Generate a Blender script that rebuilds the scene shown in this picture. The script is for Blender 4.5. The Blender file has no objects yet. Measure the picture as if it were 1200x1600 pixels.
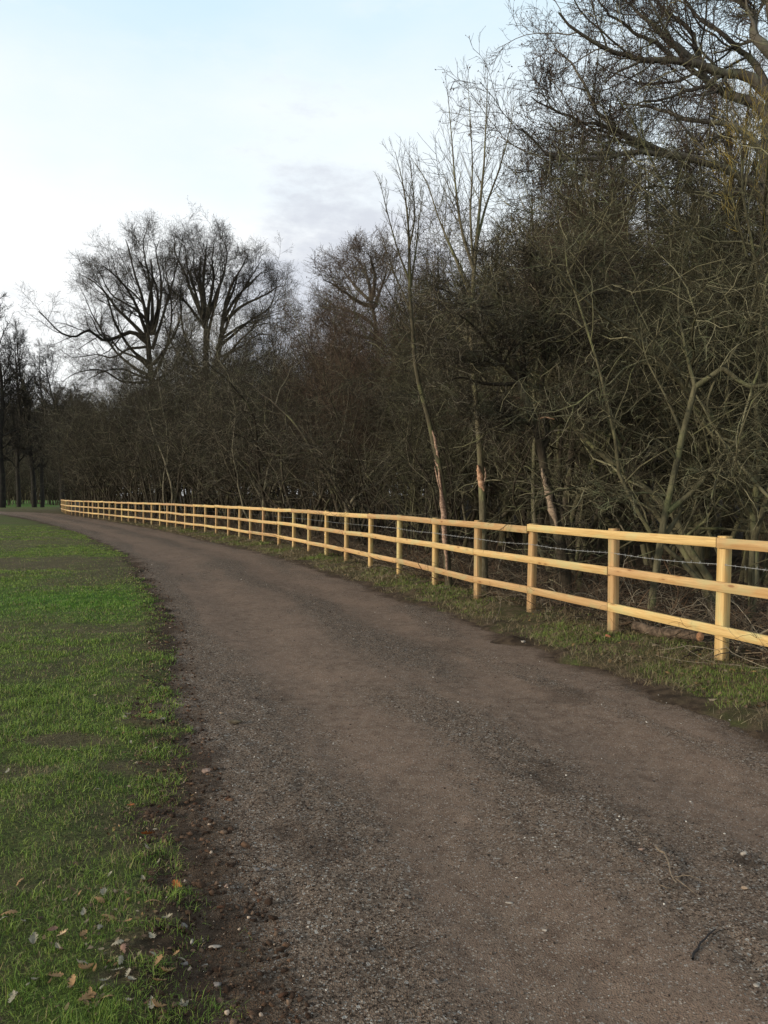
import bpy, math, random
import numpy as np
from mathutils import Vector, Matrix

# ------------------------------------------------------------------ camera, sky, sun, exposure
scene = bpy.context.scene
COL = scene.collection
EYE = 1.63
FPX = 1244.0                       # focal length in photo pixels (photo is 1200 x 1600)
PITCH = math.atan(26 / FPX)
cam_data = bpy.data.cameras.new("camera")
cam = bpy.data.objects.new("camera", cam_data)
COL.objects.link(cam)
cam.location = (0, 0, EYE)
cam.rotation_euler = (math.pi / 2 - PITCH, 0, 0)
cam_data.sensor_fit = 'VERTICAL'
cam_data.sensor_height = 36.0
cam_data.lens = 36.0 * FPX / 1600
cam_data.clip_start = 0.05
cam_data.clip_end = 6000
scene.camera = cam

SUN_EL = math.radians(14)
SUN_DIR = Vector((-0.91, -0.41, 0)).normalized() * math.cos(SUN_EL) + Vector((0, 0, math.sin(SUN_EL)))
world = bpy.data.worlds.new("World")
scene.world = world
world.use_nodes = True
wn, wl = world.node_tree.nodes, world.node_tree.links
wn.clear()
def wnode(t, **kw):
    n = wn.new(t)
    for k, v in kw.items(): setattr(n, k, v)
    return n
w_out = wnode('ShaderNodeOutputWorld')
w_bg = wnode('ShaderNodeBackground')
w_bg.inputs['Strength'].default_value = 0.1
sky = wnode('ShaderNodeTexSky', sky_type='NISHITA', sun_disc=False)
sky.sun_elevation = SUN_EL
sky.sun_rotation = math.atan2(SUN_DIR.x, SUN_DIR.y)
sky.air_density = 1.0
sky.dust_density = 1.0
w_tc = wnode('ShaderNodeTexCoord')
w_sep = wnode('ShaderNodeSeparateXYZ')
wl.new(w_tc.outputs['Generated'], w_sep.inputs[0])
def wmath(op, a, b=None, clamp=False):
    n = wnode('ShaderNodeMath', operation=op, use_clamp=clamp)
    for i, v in enumerate((a, b)):
        if v is None: continue
        if isinstance(v, (int, float)): n.inputs[i].default_value = v
        else: wl.new(v, n.inputs[i])
    return n.outputs[0]
def wrange(v, a, b, c=0.0, d=1.0):
    n = wnode('ShaderNodeMapRange', interpolation_type='SMOOTHSTEP')
    wl.new(v, n.inputs[0])
    for i, x in enumerate((a, b, c, d)): n.inputs[i + 1].default_value = x
    return n.outputs[0]
def wmix(fac, a, b):
    n = wnode('ShaderNodeMix', data_type='RGBA')
    wl.new(fac, n.inputs[0])
    for i, v in ((6, a), (7, b)):
        if isinstance(v, tuple): n.inputs[i].default_value = (*v, 1)
        else: wl.new(v, n.inputs[i])
    return n.outputs[2]
# cloud layer: planar projection of the sky direction so clouds flatten to the horizon
w_map = wnode('ShaderNodeMapping')
w_map.inputs['Scale'].default_value = (1.0, 1.0, 2.6)
w_map.inputs['Location'].default_value = (3.1, 0.4, 1.7)
wl.new(w_tc.outputs['Generated'], w_map.inputs[0])
w_n1 = wnode('ShaderNodeTexNoise')
w_n1.inputs['Scale'].default_value = 2.2
w_n1.inputs['Detail'].default_value = 7
w_n1.inputs['Roughness'].default_value = 0.55
wl.new(w_map.outputs[0], w_n1.inputs[0])
w_n2 = wnode('ShaderNodeTexNoise')
w_n2.inputs['Scale'].default_value = 5.5
w_n2.inputs['Detail'].default_value = 8
w_n2.inputs['Roughness'].default_value = 0.6
wl.new(w_map.outputs[0], w_n2.inputs[0])
# pale blue thin cirrus high up, thickening to a white veil low down
zc = wmath('ADD', w_sep.outputs['Z'], wmath('MULTIPLY', wmath('SUBTRACT', w_n1.outputs[0], 0.5), 0.30))
veil = wmix(wrange(zc, 0.60, 0.25), (6.0, 7.9, 9.1), (9.4, 9.5, 9.5))
streak = wmath('MULTIPLY', wrange(w_n2.outputs[0], 0.50, 0.72), 0.35)
veil = wmix(streak, veil, (8.9, 9.2, 9.4))
c1 = wmix(wmath('ADD', 0.45, 0.45), sky.outputs[0], veil)
# a lilac grey cloud bank low down, straight ahead and to the right
w_dot = wnode('ShaderNodeVectorMath', operation='DISTANCE')
wl.new(w_tc.outputs['Generated'], w_dot.inputs[0])
w_dot.inputs[1].default_value = (-0.03, 0.97, 0.195)
bank = wmath('ADD', wmath('MULTIPLY', wrange(w_dot.outputs['Value'], 0.24, 0.05), 1.45), wmath('MULTIPLY', wmath('SUBTRACT', w_n2.outputs[0], 0.5), 2.6))
bankm = wrange(bank, 0.22, 0.80, 0.0, 0.9)
c2 = wmix(bankm, c1, (5.8, 6.1, 6.75))
# the sky overhead, above the frame, is dimmed to lower the ambient fill light
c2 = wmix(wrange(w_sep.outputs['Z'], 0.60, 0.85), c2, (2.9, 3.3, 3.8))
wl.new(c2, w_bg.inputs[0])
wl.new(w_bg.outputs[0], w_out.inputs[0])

sun_data = bpy.data.lights.new("sun", 'SUN')
sun_data.energy = 2.6
sun_data.angle = math.radians(4)
sun_data.color = (1.0, 0.88, 0.71)
sun = bpy.data.objects.new("sun", sun_data)
COL.objects.link(sun)
sun.rotation_euler = (-SUN_DIR).to_track_quat('-Z', 'Y').to_euler()

scene.view_settings.view_transform = 'Standard'
scene.view_settings.look = 'None'
scene.view_settings.gamma = 1
scene.view_settings.use_curve_mapping = False
scene.view_settings.exposure = 0.28
scene.render.engine = 'CYCLES'
scene.cycles.max_bounces = 6
scene.cycles.diffuse_bounces = 3
scene.cycles.transparent_max_bounces = 4
scene.cycles.use_denoising = True

rng = np.random.default_rng(7)
random.seed(7)

# ------------------------------------------------------------------ helpers
def at(px, py, y):
    """Real-world point on the view ray of a photo pixel at distance y ahead: used to survey the place."""
    dx, dz = (px - 600) / FPX, (800 - py) / FPX
    fy = math.cos(PITCH) + math.sin(PITCH) * dz
    fz = -math.sin(PITCH) + math.cos(PITCH) * dz
    t = y / fy
    return np.array((dx * t, y, EYE + fz * t))
def on_ground(px, py):
    dx, dz = (px - 600) / FPX, (800 - py) / FPX
    fy = math.cos(PITCH) + math.sin(PITCH) * dz
    fz = -math.sin(PITCH) + math.cos(PITCH) * dz
    t = -EYE / fz
    return np.array((dx * t, fy * t))

_tab = np.random.default_rng(99).random((256, 256))
def vnoise(x, y):
    x = np.asarray(x, float); y = np.asarray(y, float)
    xi, yi = np.floor(x).astype(int), np.floor(y).astype(int)
    fx, fy = x - xi, y - yi
    fx = fx * fx * (3 - 2 * fx); fy = fy * fy * (3 - 2 * fy)
    g = lambda a, b: _tab[a & 255, b & 255]
    return (g(xi, yi) * (1 - fx) + g(xi + 1, yi) * fx) * (1 - fy) + (g(xi, yi + 1) * (1 - fx) + g(xi + 1, yi + 1) * fx) * fy
def fbm(x, y, s, o=4):
    v, a, tot = 0, 1.0, 0
    for k in range(o):
        v = v + a * vnoise(np.asarray(x) * s + 17.3 * k, np.asarray(y) * s + 5.1 * k); tot += a
        s *= 2.03; a *= 0.5
    return v / tot
def sstep(a, b, x):
    t = np.clip((x - a) / (b - a), 0, 1)
    return t * t * (3 - 2 * t)

def mesh_np(name, V, Q=None, T=None, smooth=True, attrs=None):
    """mesh from numpy vertices, quads and triangles; attrs: name -> (n,) or (n,3) per vertex"""
    me = bpy.data.meshes.new(name)
    V = np.ascontiguousarray(V, np.float32)
    nq = 0 if Q is None else len(Q); nt = 0 if T is None else len(T)
    me.vertices.add(len(V)); me.vertices.foreach_set('co', V.ravel())
    idx, st, tot = [], [], []
    if nq: idx.append(np.asarray(Q, np.int32).ravel())
    if nt: idx.append(np.asarray(T, np.int32).ravel())
    idx = np.concatenate(idx)
    me.loops.add(len(idx)); me.loops.foreach_set('vertex_index', idx)
    starts = np.concatenate([np.arange(nq) * 4, nq * 4 + np.arange(nt) * 3]).astype(np.int32)
    me.polygons.add(nq + nt); me.polygons.foreach_set('loop_start', starts)
    if smooth: me.polygons.foreach_set('use_smooth', np.ones(nq + nt, bool))
    for k, a in (attrs or {}).items():
        a = np.asarray(a, np.float32)
        if a.ndim == 1:
            me.attributes.new(k, 'FLOAT', 'POINT').data.foreach_set('value', a)
        else:
            me.attributes.new(k, 'FLOAT_VECTOR', 'POINT').data.foreach_set('vector', a.ravel())
    me.update(calc_edges=True)
    return me
def obj(name, me, mat=None, parent=None, loc=None):
    o = bpy.data.objects.new(name, me)
    COL.objects.link(o)
    if mat is not None and me is not None and not me.materials: me.materials.append(mat)
    if parent is not None: o.parent = parent
    if loc is not None: o.location = loc
    return o
def tag(o, label=None, cat=None, group=None, kind=None):
    for k, v in (('label', label), ('category', cat), ('group', group), ('kind', kind)):
        if v: o[k] = v
    return o
def thing(name, label, cat, loc=(0, 0, 0), rz=0, group=None):
    o = bpy.data.objects.new(name, None)
    o.empty_display_size = 0.2
    COL.objects.link(o); o.location = loc; o.rotation_euler = (0, 0, rz)
    return tag(o, label, cat, group)
def dup(root, loc, rz, scale=(1, 1, 1), label=None, group=None):
    kids = list(root.children)
    r = root.copy(); COL.objects.link(r)
    r.location = loc; r.rotation_euler = (0, 0, rz); r.scale = scale
    if label: r['label'] = label
    if group: r['group'] = group
    for ch in kids:
        c = ch.copy(); COL.objects.link(c); c.parent = r
    return r

def tubes(P, R, sides, tint=None, cap=False):
    """P (N,K,3), R (N,K) -> V, Q, tint per vertex"""
    N, K, _ = P.shape
    T = np.empty_like(P)
    T[:, 1:-1] = P[:, 2:] - P[:, :-2]; T[:, 0] = P[:, 1] - P[:, 0]; T[:, -1] = P[:, -1] - P[:, -2]
    T /= np.linalg.norm(T, axis=2, keepdims=True) + 1e-9
    m = np.abs(T.mean(1))
    ref = np.eye(3)[np.argmin(m, axis=1)][:, None, :]
    U = ref - (ref * T).sum(2, keepdims=True) * T
    U /= np.linalg.norm(U, axis=2, keepdims=True) + 1e-9
    W = np.cross(T, U)
    a = np.arange(sides) * 2 * math.pi / sides
    V = P[:, :, None, :] + R[:, :, None, None] * (U[:, :, None, :] * np.cos(a)[:, None] + W[:, :, None, :] * np.sin(a)[:, None])
    base = (np.arange(N) * K * sides)[:, None, None]
    k = (np.arange(K - 1) * sides)[None, :, None]
    s = np.arange(sides)[None, None, :]
    s2 = (s + 1) % sides
    Q = np.stack([base + k + s, base + k + s2, base + k + sides + s2, base + k + sides + s], -1).reshape(-1, 4)
    tt = np.zeros(N) if tint is None else tint
    return V.reshape(-1, 3), Q, np.repeat(tt, K * sides)
def join(parts):
    V, Q, A, off = [], [], [], 0
    for v, q, a in parts:
        V.append(v); Q.append(q + off); A.append(a); off += len(v)
    return np.concatenate(V), np.concatenate(Q), np.concatenate(A)

def resample(pts, K):
    """smooth curve through pts (catmull-rom), K samples"""
    P = np.array(pts, float); n = len(P)
    if n == 2: return P[0] + (P[1] - P[0]) * np.linspace(0, 1, K)[:, None]
    E = np.vstack([2 * P[0] - P[1], P, 2 * P[-1] - P[-2]])
    L = np.concatenate([[0], np.cumsum(np.linalg.norm(np.diff(P, axis=0), axis=1))])
    u = np.interp(np.linspace(0, L[-1], K), L, np.arange(n))
    i = np.clip(u.astype(int), 0, n - 2); t = (u - i)[:, None]
    a, b, c, d = E[i], E[i + 1], E[i + 2], E[i + 3]
    return 0.5 * (2 * b + (c - a) * t + (2 * a - 5 * b + 4 * c - d) * t ** 2 + (3 * b - a - 3 * c + d) * t ** 3)

def sprout(g, P, R, n, t=(0.25, 1.0), ang=(50, 12), lr=(0.35, 0.7), taper=0.5, rr=0.55, rmin=0.002, K=6, gnarl=0.25, up=0.05, end=0.35, absl=None, out=0.0):
    """children of every branch in P: returns (P, R, tint)"""
    N, KP, _ = P.shape
    Lp = np.linalg.norm(np.diff(P, axis=1), axis=2).sum(1)
    tt = (np.arange(n)[None, :] + g.random((N, n))) / n * (t[1] - t[0]) + t[0]
    u = np.clip(tt * (KP - 1), 0, KP - 1.001); i = u.astype(int); f = (u - i)[..., None]
    r = np.arange(N)[:, None]
    A, B = P[r, i], P[r, i + 1]
    S = A + (B - A) * f
    T = B - A; T /= np.linalg.norm(T, axis=2, keepdims=True) + 1e-9
    rp = R[r, i] * (1 - f[..., 0]) + R[r, i + 1] * f[..., 0]
    ref = g.normal(size=T.shape)
    U = ref - (ref * T).sum(2, keepdims=True) * T
    U /= np.linalg.norm(U, axis=2, keepdims=True) + 1e-9
    a = np.radians(g.normal(ang[0], ang[1], (N, n)))[..., None]
    D = (T * np.cos(a) + U * np.sin(a)).reshape(-1, 3)
    L = (Lp[:, None] if absl is None else absl) * g.uniform(lr[0], lr[1], (N, n)) * (1 - taper * tt)
    L = L.ravel(); S = S.reshape(-1, 3)
    r0 = np.maximum(rp.ravel() * rr * g.uniform(0.75, 1.1, N * n), rmin)
    M = N * n
    C = np.empty((M, K, 3)); C[:, 0] = S
    drift = g.normal(size=(M, 3)) * gnarl * 0.4
    for k in range(1, K):
        D = D + g.normal(size=(M, 3)) * gnarl + drift / K
        D[:, 2] += up
        D /= np.linalg.norm(D, axis=1, keepdims=True) + 1e-9
        C[:, k] = C[:, k - 1] + D * (L / (K - 1))[:, None]
    RR = np.maximum(r0[:, None] * np.linspace(1, end, K)[None, :], rmin * 0.7)
    return C, RR, g.random(M)

def stems(g, n, h, spread, lean, r, K=12, gnarl=0.12, up=0.12, base=0.5):
    a = np.arange(n) * 2.4 + g.random(n)
    S = np.stack([np.cos(a), np.sin(a), np.zeros(n)], 1) * (base * g.random(n)[:, None])
    D = np.stack([np.cos(a) * lean, np.sin(a) * lean, np.ones(n)], 1) + g.normal(size=(n, 3)) * spread
    D /= np.linalg.norm(D, axis=1, keepdims=True)
    L = h * g.uniform(0.75, 1.15, n)
    C = np.empty((n, K, 3)); C[:, 0] = S
    for k in range(1, K):
        D = D + g.normal(size=(n, 3)) * gnarl; D[:, 2] += up
        D /= np.linalg.norm(D, axis=1, keepdims=True)
        C[:, k] = C[:, k - 1] + D * (L / (K - 1))[:, None]
    C[:, 0, 2] -= 0.25
    R = r * g.uniform(0.6, 1.2, n)[:, None] * np.linspace(1, 0.06, K)[None, :] ** 0.9
    return C, R, g.random(n)

def bark_rough(V, amp, s=6):
    n = fbm(V[:, 0] * s + V[:, 2] * 1.3, V[:, 1] * s + V[:, 2] * 2.1, 1.0, 3) - 0.5
    return V + (n * amp)[:, None] * np.array([1, .8, .1])

# ------------------------------------------------------------------ materials
def mat_new(name):
    m = bpy.data.materials.new(name); m.use_nodes = True
    n, l = m.node_tree.nodes, m.node_tree.links
    return m, n, l, n['Principled BSDF']
class NB:
    """tiny node builder"""
    def __init__(s, name, rough=0.9, spec=0.25):
        s.m, s.n, s.l, s.p = mat_new(name)
        s.p.inputs['Roughness'].default_value = rough
        s.p.inputs['Specular IOR Level'].default_value = spec
    def node(s, t, **kw):
        x = s.n.new(t)
        for k, v in kw.items(): setattr(x, k, v)
        return x
    def set(s, sock, v):
        if isinstance(v, (int, float)): sock.default_value = v
        elif isinstance(v, tuple): sock.default_value = (*v, 1) if len(v) == 3 and len(sock.default_value) == 4 else v
        else: s.l.new(v, sock)
    def attr(s, k, out='Fac'): return s.node('ShaderNodeAttribute', attribute_name=k).outputs[out]
    def objco(s): return s.node('ShaderNodeTexCoord').outputs['Object']
    def pos(s): return s.node('ShaderNodeNewGeometry').outputs['Position']
    def rand(s): return s.node('ShaderNodeObjectInfo').outputs['Random']
    def mapv(s, v, sc, loc=(0, 0, 0)):
        x = s.node('ShaderNodeMapping'); s.l.new(v, x.inputs[0])
        x.inputs['Scale'].default_value = sc; x.inputs['Location'].default_value = loc
        return x.outputs[0]
    def noise(s, v, sc, det=4, ro=0.55, out=0, dist=0):
        x = s.node('ShaderNodeTexNoise'); s.l.new(v, x.inputs[0])
        x.inputs['Scale'].default_value = sc; x.inputs['Detail'].default_value = det; x.inputs['Roughness'].default_value = ro
        x.inputs['Distortion'].default_value = dist
        return x.outputs[out]
    def voro(s, v, sc, out='Distance', feature='F1'):
        x = s.node('ShaderNodeTexVoronoi', feature=feature); s.l.new(v, x.inputs[0]); x.inputs['Scale'].default_value = sc
        return x.outputs[out]
    def math(s, op, a, b=0.0, clamp=False):
        x = s.node('ShaderNodeMath', operation=op, use_clamp=clamp); s.set(x.inputs[0], a); s.set(x.inputs[1], b)
        return x.outputs[0]
    def rng(s, v, a, b, c=0.0, d=1.0):
        x = s.node('ShaderNodeMapRange', interpolation_type='SMOOTHSTEP'); s.l.new(v, x.inputs[0])
        for i, q in enumerate((a, b, c, d)): x.inputs[i + 1].default_value = q
        return x.outputs[0]
    def mix(s, f, a, b, mode='MIX'):
        x = s.node('ShaderNodeMix', data_type='RGBA', blend_type=mode); s.set(x.inputs[0], f); s.set(x.inputs[6], a); s.set(x.inputs[7], b)
        return x.outputs[2]
    def hsv(s, c, h=0.5, sa=1.0, v=1.0):
        x = s.node('ShaderNodeHueSaturation'); s.set(x.inputs['Color'], c)
        s.set(x.inputs['Hue'], h); s.set(x.inputs['Saturation'], sa); s.set(x.inputs['Value'], v)
        return x.outputs[0]
    def bump(s, h, st=0.5, d=0.01):
        x = s.node('ShaderNodeBump'); x.inputs['Strength'].default_value = st; x.inputs['Distance'].default_value = d
        s.l.new(h, x.inputs['Height']); s.l.new(x.outputs[0], s.p.inputs['Normal'])
    def col(s, c): s.set(s.p.inputs['Base Color'], c); return s.m

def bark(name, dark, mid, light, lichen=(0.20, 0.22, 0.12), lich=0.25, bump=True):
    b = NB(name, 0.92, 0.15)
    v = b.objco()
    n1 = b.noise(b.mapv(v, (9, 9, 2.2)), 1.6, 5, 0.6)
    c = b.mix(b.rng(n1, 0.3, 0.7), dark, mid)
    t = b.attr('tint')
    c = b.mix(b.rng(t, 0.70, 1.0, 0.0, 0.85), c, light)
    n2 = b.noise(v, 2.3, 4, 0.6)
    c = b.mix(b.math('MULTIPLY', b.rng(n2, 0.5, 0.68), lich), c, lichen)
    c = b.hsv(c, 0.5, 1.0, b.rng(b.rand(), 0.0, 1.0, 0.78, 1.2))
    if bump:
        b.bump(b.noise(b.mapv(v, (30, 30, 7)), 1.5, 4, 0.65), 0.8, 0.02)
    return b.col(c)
M_THORN = bark('thorn_bark', (0.030, 0.024, 0.017), (0.068, 0.055, 0.038), (0.24, 0.21, 0.145), (0.16, 0.16, 0.075), 0.45)
M_THORN_TWIG = bark('thorn_twig', (0.021, 0.017, 0.012), (0.044, 0.036, 0.025), (0.24, 0.21, 0.15), lich=0.3, bump=False)
M_OLIVE = bark('olive_bark', (0.050, 0.045, 0.027), (0.115, 0.103, 0.060), (0.26, 0.24, 0.145), (0.165, 0.175, 0.075), 0.5)
M_OLIVE_TWIG = bark('olive_twig', (0.028, 0.025, 0.015), (0.062, 0.055, 0.031), (0.30, 0.27, 0.165), lich=0.5, bump=False)
M_RED_TWIG = bark('russet_twig', (0.058, 0.037, 0.026), (0.100, 0.066, 0.045), (0.22, 0.16, 0.11), lich=0.1, bump=False)
M_OAK = bark('oak_bark', (0.050, 0.042, 0.034), (0.105, 0.090, 0.070), (0.16, 0.14, 0.11), lich=0.3)
M_OAK_TWIG = bark('oak_twig', (0.055, 0.042, 0.034), (0.095, 0.072, 0.058), (0.17, 0.13, 0.10), lich=0.1, bump=False)
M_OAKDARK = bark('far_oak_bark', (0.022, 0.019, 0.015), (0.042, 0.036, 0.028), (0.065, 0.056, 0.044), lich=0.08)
M_ASH = bark('sapling_bark', (0.072, 0.061, 0.038), (0.132, 0.112, 0.069), (0.14, 0.12, 0.08), (0.20, 0.21, 0.09), 0.6)
M_ASH_TWIG = bark('sapling_twig', (0.045, 0.036, 0.027), (0.078, 0.061, 0.044), (0.12, 0.095, 0.07), lich=0.1, bump=False)
M_YELLOW = bark('willow_twig', (0.20, 0.145, 0.03), (0.30, 0.22, 0.05), (0.36, 0.28, 0.09), lich=0.1, bump=False)
M_FAR = bark('far_bark', (0.018, 0.016, 0.014), (0.034, 0.030, 0.025), (0.055, 0.048, 0.04), lich=0.1, bump=False)

def wood():
    b = NB('treated_pine', 0.62, 0.35)
    g = b.attr('grain', 'Vector')
    r = b.rand()
    n = b.noise(b.mapv(g, (1.2, 42, 42)), 1.0, 5, 0.6, dist=0.6)
    c = b.mix(b.rng(n, 0.30, 0.72), (0.65, 0.445, 0.190), (0.47, 0.285, 0.100))
    fine = b.noise(b.mapv(g, (5, 180, 180)), 1.0, 3, 0.6)
    c = b.mix(b.math('MULTIPLY', b.rng(fine, 0.42, 0.75), 0.6), c, (0.33, 0.19, 0.075))
    blotch = b.noise(b.mapv(g, (2.2, 7, 7)), 1.0, 3, 0.5)
    c = b.mix(b.rng(blotch, 0.48, 0.68, 0.0, 0.75), c, (0.46, 0.40, 0.185))       # greenish preservative stain
    pink = b.noise(b.mapv(g, (0.5, 2, 2), (4, 0, 0)), 1.0, 2, 0.5)
    c = b.mix(b.rng(pink, 0.56, 0.70, 0.0, 0.6), c, (0.56, 0.315, 0.150))
    k = b.voro(b.mapv(g, (2.6, 9, 9)), 1.0)
    c = b.mix(b.rng(k, 0.07, 0.16, 0.9, 0.0), c, (0.27, 0.13, 0.045))
    ring = b.math('MULTIPLY', b.rng(k, 0.12, 0.17), b.rng(k, 0.26, 0.18))
    c = b.mix(b.math('MULTIPLY', ring, 0.35), c, (0.42, 0.22, 0.07))
    c = b.hsv(c, b.rng(r, 0, 1, 0.490, 0.504), 1.0, b.rng(r, 0, 1, 0.80, 1.08))
    sz = b.node('ShaderNodeSeparateXYZ'); b.l.new(b.objco(), sz.inputs[0])
    mud = b.math('ADD', sz.outputs[2], b.math('MULTIPLY', b.noise(b.objco(), 18, 3), -0.22))
    c = b.mix(b.rng(mud, -0.10, 0.14, 0.55, 0.0), c, (0.12, 0.085, 0.050))
    b.bump(fine, 0.35, 0.004)
    return b.col(c)
M_WOOD = wood()
M_OAKLEAF = None

def simple(name, c, rough=0.8, var=0.25, sc=14, c2=None, spec=0.25, metal=0, bump=0.0):
    b = NB(name, rough, spec)
    b.p.inputs['Metallic'].default_value = metal
    n = b.noise(b.objco(), sc, 5, 0.6)
    col = b.mix(b.rng(n, 0.3, 0.7), tuple(x * (1 - var) for x in c), c2 or tuple(x * (1 + var) for x in c))
    if bump: b.bump(n, 0.8, bump)
    return b.col(col)
M_WIRE = simple('galvanised_wire', (0.44, 0.44, 0.43), 0.55, 0.12, 60, metal=0.25)
M_TORN = simple('torn_bark_wood', (0.50, 0.25, 0.13), 0.8, 0.35, 25, (0.62, 0.40, 0.26), bump=0.01)
M_TORN_PALE = simple('split_wood', (0.28, 0.165, 0.11), 0.85, 0.45, 30, (0.46, 0.31, 0.22), bump=0.01)
M_CUT = simple('cut_wood', (0.56, 0.28, 0.14), 0.8, 0.3, 40, bump=0.004)
M_BLUE = simple('blue_plastic', (0.03, 0.26, 0.42), 0.5, 0.2, 30)
M_BRICK = simple('terracotta', (0.40, 0.15, 0.08), 0.9, 0.3, 40, bump=0.005)
M_CLOD = simple('wet_clod', (0.075, 0.062, 0.042), 0.9, 0.4, 30, bump=0.01)
M_STICK = simple('dead_stick', (0.17, 0.13, 0.09), 0.9, 0.35, 60, bump=0.004)
M_LOG = simple('rotten_log', (0.085, 0.060, 0.040), 0.92, 0.5, 18, (0.16, 0.115, 0.08), bump=0.02)
M_STICKD = simple('dark_stick', (0.035, 0.030, 0.028), 0.9, 0.3, 60, bump=0.004)
M_OAKLEAF = simple('withered_oak_leaf', (0.11, 0.075, 0.05), 0.85, 0.35, 8)
M_POST = simple('pale_marker', (0.45, 0.43, 0.38), 0.8, 0.15, 10)

def attr_col(name, rough=0.85, spec=0.2, trans=0.0, noise=None):
    b = NB(name, rough, spec)
    c = b.attr('colour', 'Color')
    if noise:
        n = b.noise(b.pos(), noise, 3, 0.6)
        c = b.hsv(c, 0.5, 1.0, b.rng(n, 0.25, 0.75, 0.7, 1.3))
    if trans: 
        b.p.inputs['Subsurface Weight'].default_value = 0
    return b.col(c)
M_GRASS = attr_col('grass_blades', 0.6, 0.25)
M_LEAF = attr_col('dead_leaf', 0.75, 0.25, noise=60)
M_STONES = attr_col('loose_stone', 0.95, 0.08, noise=150)
M_BRUSH = attr_col('brushwood', 0.9, 0.15)

# ------------------------------------------------------------------ survey of the place: track, fence
LE = np.array([on_ground(*p) for p in ((352, 1600), (335, 1500), (312, 1400), (287, 1270), (267, 1180), (257, 1100), (262, 1030), (250, 960), (222, 905), (190, 865), (100, 826))])
LEFT = np.vstack([[2.9, -8.5], [1.75, -4.5], [0.62, -1.0], LE, [-28.5, 61.5], [-36.5, 72], [-50, 81.5], [-75, 90], [-120, 96], [-220, 100]])
LEFT = resample(LEFT, 260)
_t = np.gradient(LEFT, axis=0); _t /= np.linalg.norm(_t, axis=1, keepdims=True)
NRM = np.stack([_t[:, 1], -_t[:, 0]], 1)             # to the right of travel
_hw = np.interp(LEFT[:, 1], [0, 6, 12, 25, 50, 80, 110], [1.95, 1.93, 1.88, 1.8, 2.0, 2.6, 3.2])
CEN = LEFT + NRM * _hw[:, None]
SEG_A, SEG_B = CEN[:-1], CEN[1:]
SEG_D = SEG_B - SEG_A; SEG_L2 = (SEG_D ** 2).sum(1)
SARC = np.concatenate([[0], np.cumsum(np.sqrt(SEG_L2))])
def track_sd(x, y):
    """distance outside the track edge (negative inside), side (+1 right), across coordinate"""
    x = np.asarray(x, float).ravel(); y = np.asarray(y, float).ravel()
    sd = np.empty(len(x)); ac = np.empty(len(x)); ss = np.empty(len(x))
    for i in range(0, len(x), 20000):
        p = np.stack([x[i:i + 20000], y[i:i + 20000]], 1)
        w = p[:, None] - SEG_A[None]
        t = np.clip((w * SEG_D).sum(2) / SEG_L2, 0, 1)
        d2 = ((w - t[..., None] * SEG_D) ** 2).sum(2)
        j = d2.argmin(1); r = np.arange(len(p))
        side = np.sign(SEG_D[j, 1] * w[r, j, 0] - SEG_D[j, 0] * w[r, j, 1])
        hw = _hw[j] + t[r, j] * (_hw[j + 1] - _hw[j])
        d = np.sqrt(d2[r, j])
        sd[i:i + 20000] = d - hw; ac[i:i + 20000] = side * d; ss[i:i + 20000] = SARC[j] + t[r, j] * np.sqrt(SEG_L2[j])
    return sd, ac, ss

FPIX = [1130, 959, 831, 746.5, 680, 624, 579, 541, 510, 483, 459, 436, 411.5, 391.5, 374.5, 357, 338, 321, 303.5, 289.5, 275, 261.5, 250, 237, 224.5, 212, 201, 190.5, 180.5, 171, 162.5, 154, 145, 138.5, 131, 125, 118, 112, 108, 105, 102.6, 100.6, 99, 97.6, 96.4]
FDEP = [7.45, 9.02, 10.68, 12.0, 13.7, 15.43, 17.04, 18.62, 20.17, 21.68, 23.16, 24.63, 26.1, 27.53, 28.93, 30.35, 31.8, 33.24, 34.71, 36.17, 37.65, 39.16, 40.66, 42.2, 43.76, 45.34, 46.92, 48.49, 50.07, 51.63, 53.18, 54.72, 56.27, 57.77, 59.3, 60.81, 62.38, 63.99, 65.6, 67.3, 69.0, 70.7, 72.4, 74.1, 75.8]
FENCE = np.array([((p - 600) / FPX * d, d) for p, d in zip(FPIX, FDEP)])
FENCE = np.vstack([[FENCE[0] * 2 - FENCE[1] + (0.0, 0.0)], FENCE])
FENCE = np.vstack([[FENCE[0] * 2 - FENCE[1] + (0.03, 0.05)], FENCE])
_f = resample(np.vstack([FENCE[0] * 9 - FENCE[1] * 8, FENCE, FENCE[-1] + (-6, 15), FENCE[-1] + (-30, 73), FENCE[-1] + (-75, 182)]), 300)
FA, FB = _f[:-1], _f[1:]; FD = FB - FA; FL2 = (FD ** 2).sum(1)
def fence_sd(x, y):
    """signed distance beyond the fence line (positive on the wood's side)"""
    x = np.asarray(x, float).ravel(); y = np.asarray(y, float).ravel(); out = np.empty(len(x))
    for i in range(0, len(x), 20000):
        p = np.stack([x[i:i + 20000], y[i:i + 20000]], 1)
        w = p[:, None] - FA[None]
        t = np.clip((w * FD).sum(2) / FL2, 0, 1)
        d2 = ((w - t[..., None] * FD) ** 2).sum(2); j = d2.argmin(1); r = np.arange(len(p))
        out[i:i + 20000] = np.sqrt(d2[r, j]) * np.sign(FD[j, 1] * w[r, j, 0] - FD[j, 0] * w[r, j, 1])
    return out

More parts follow.
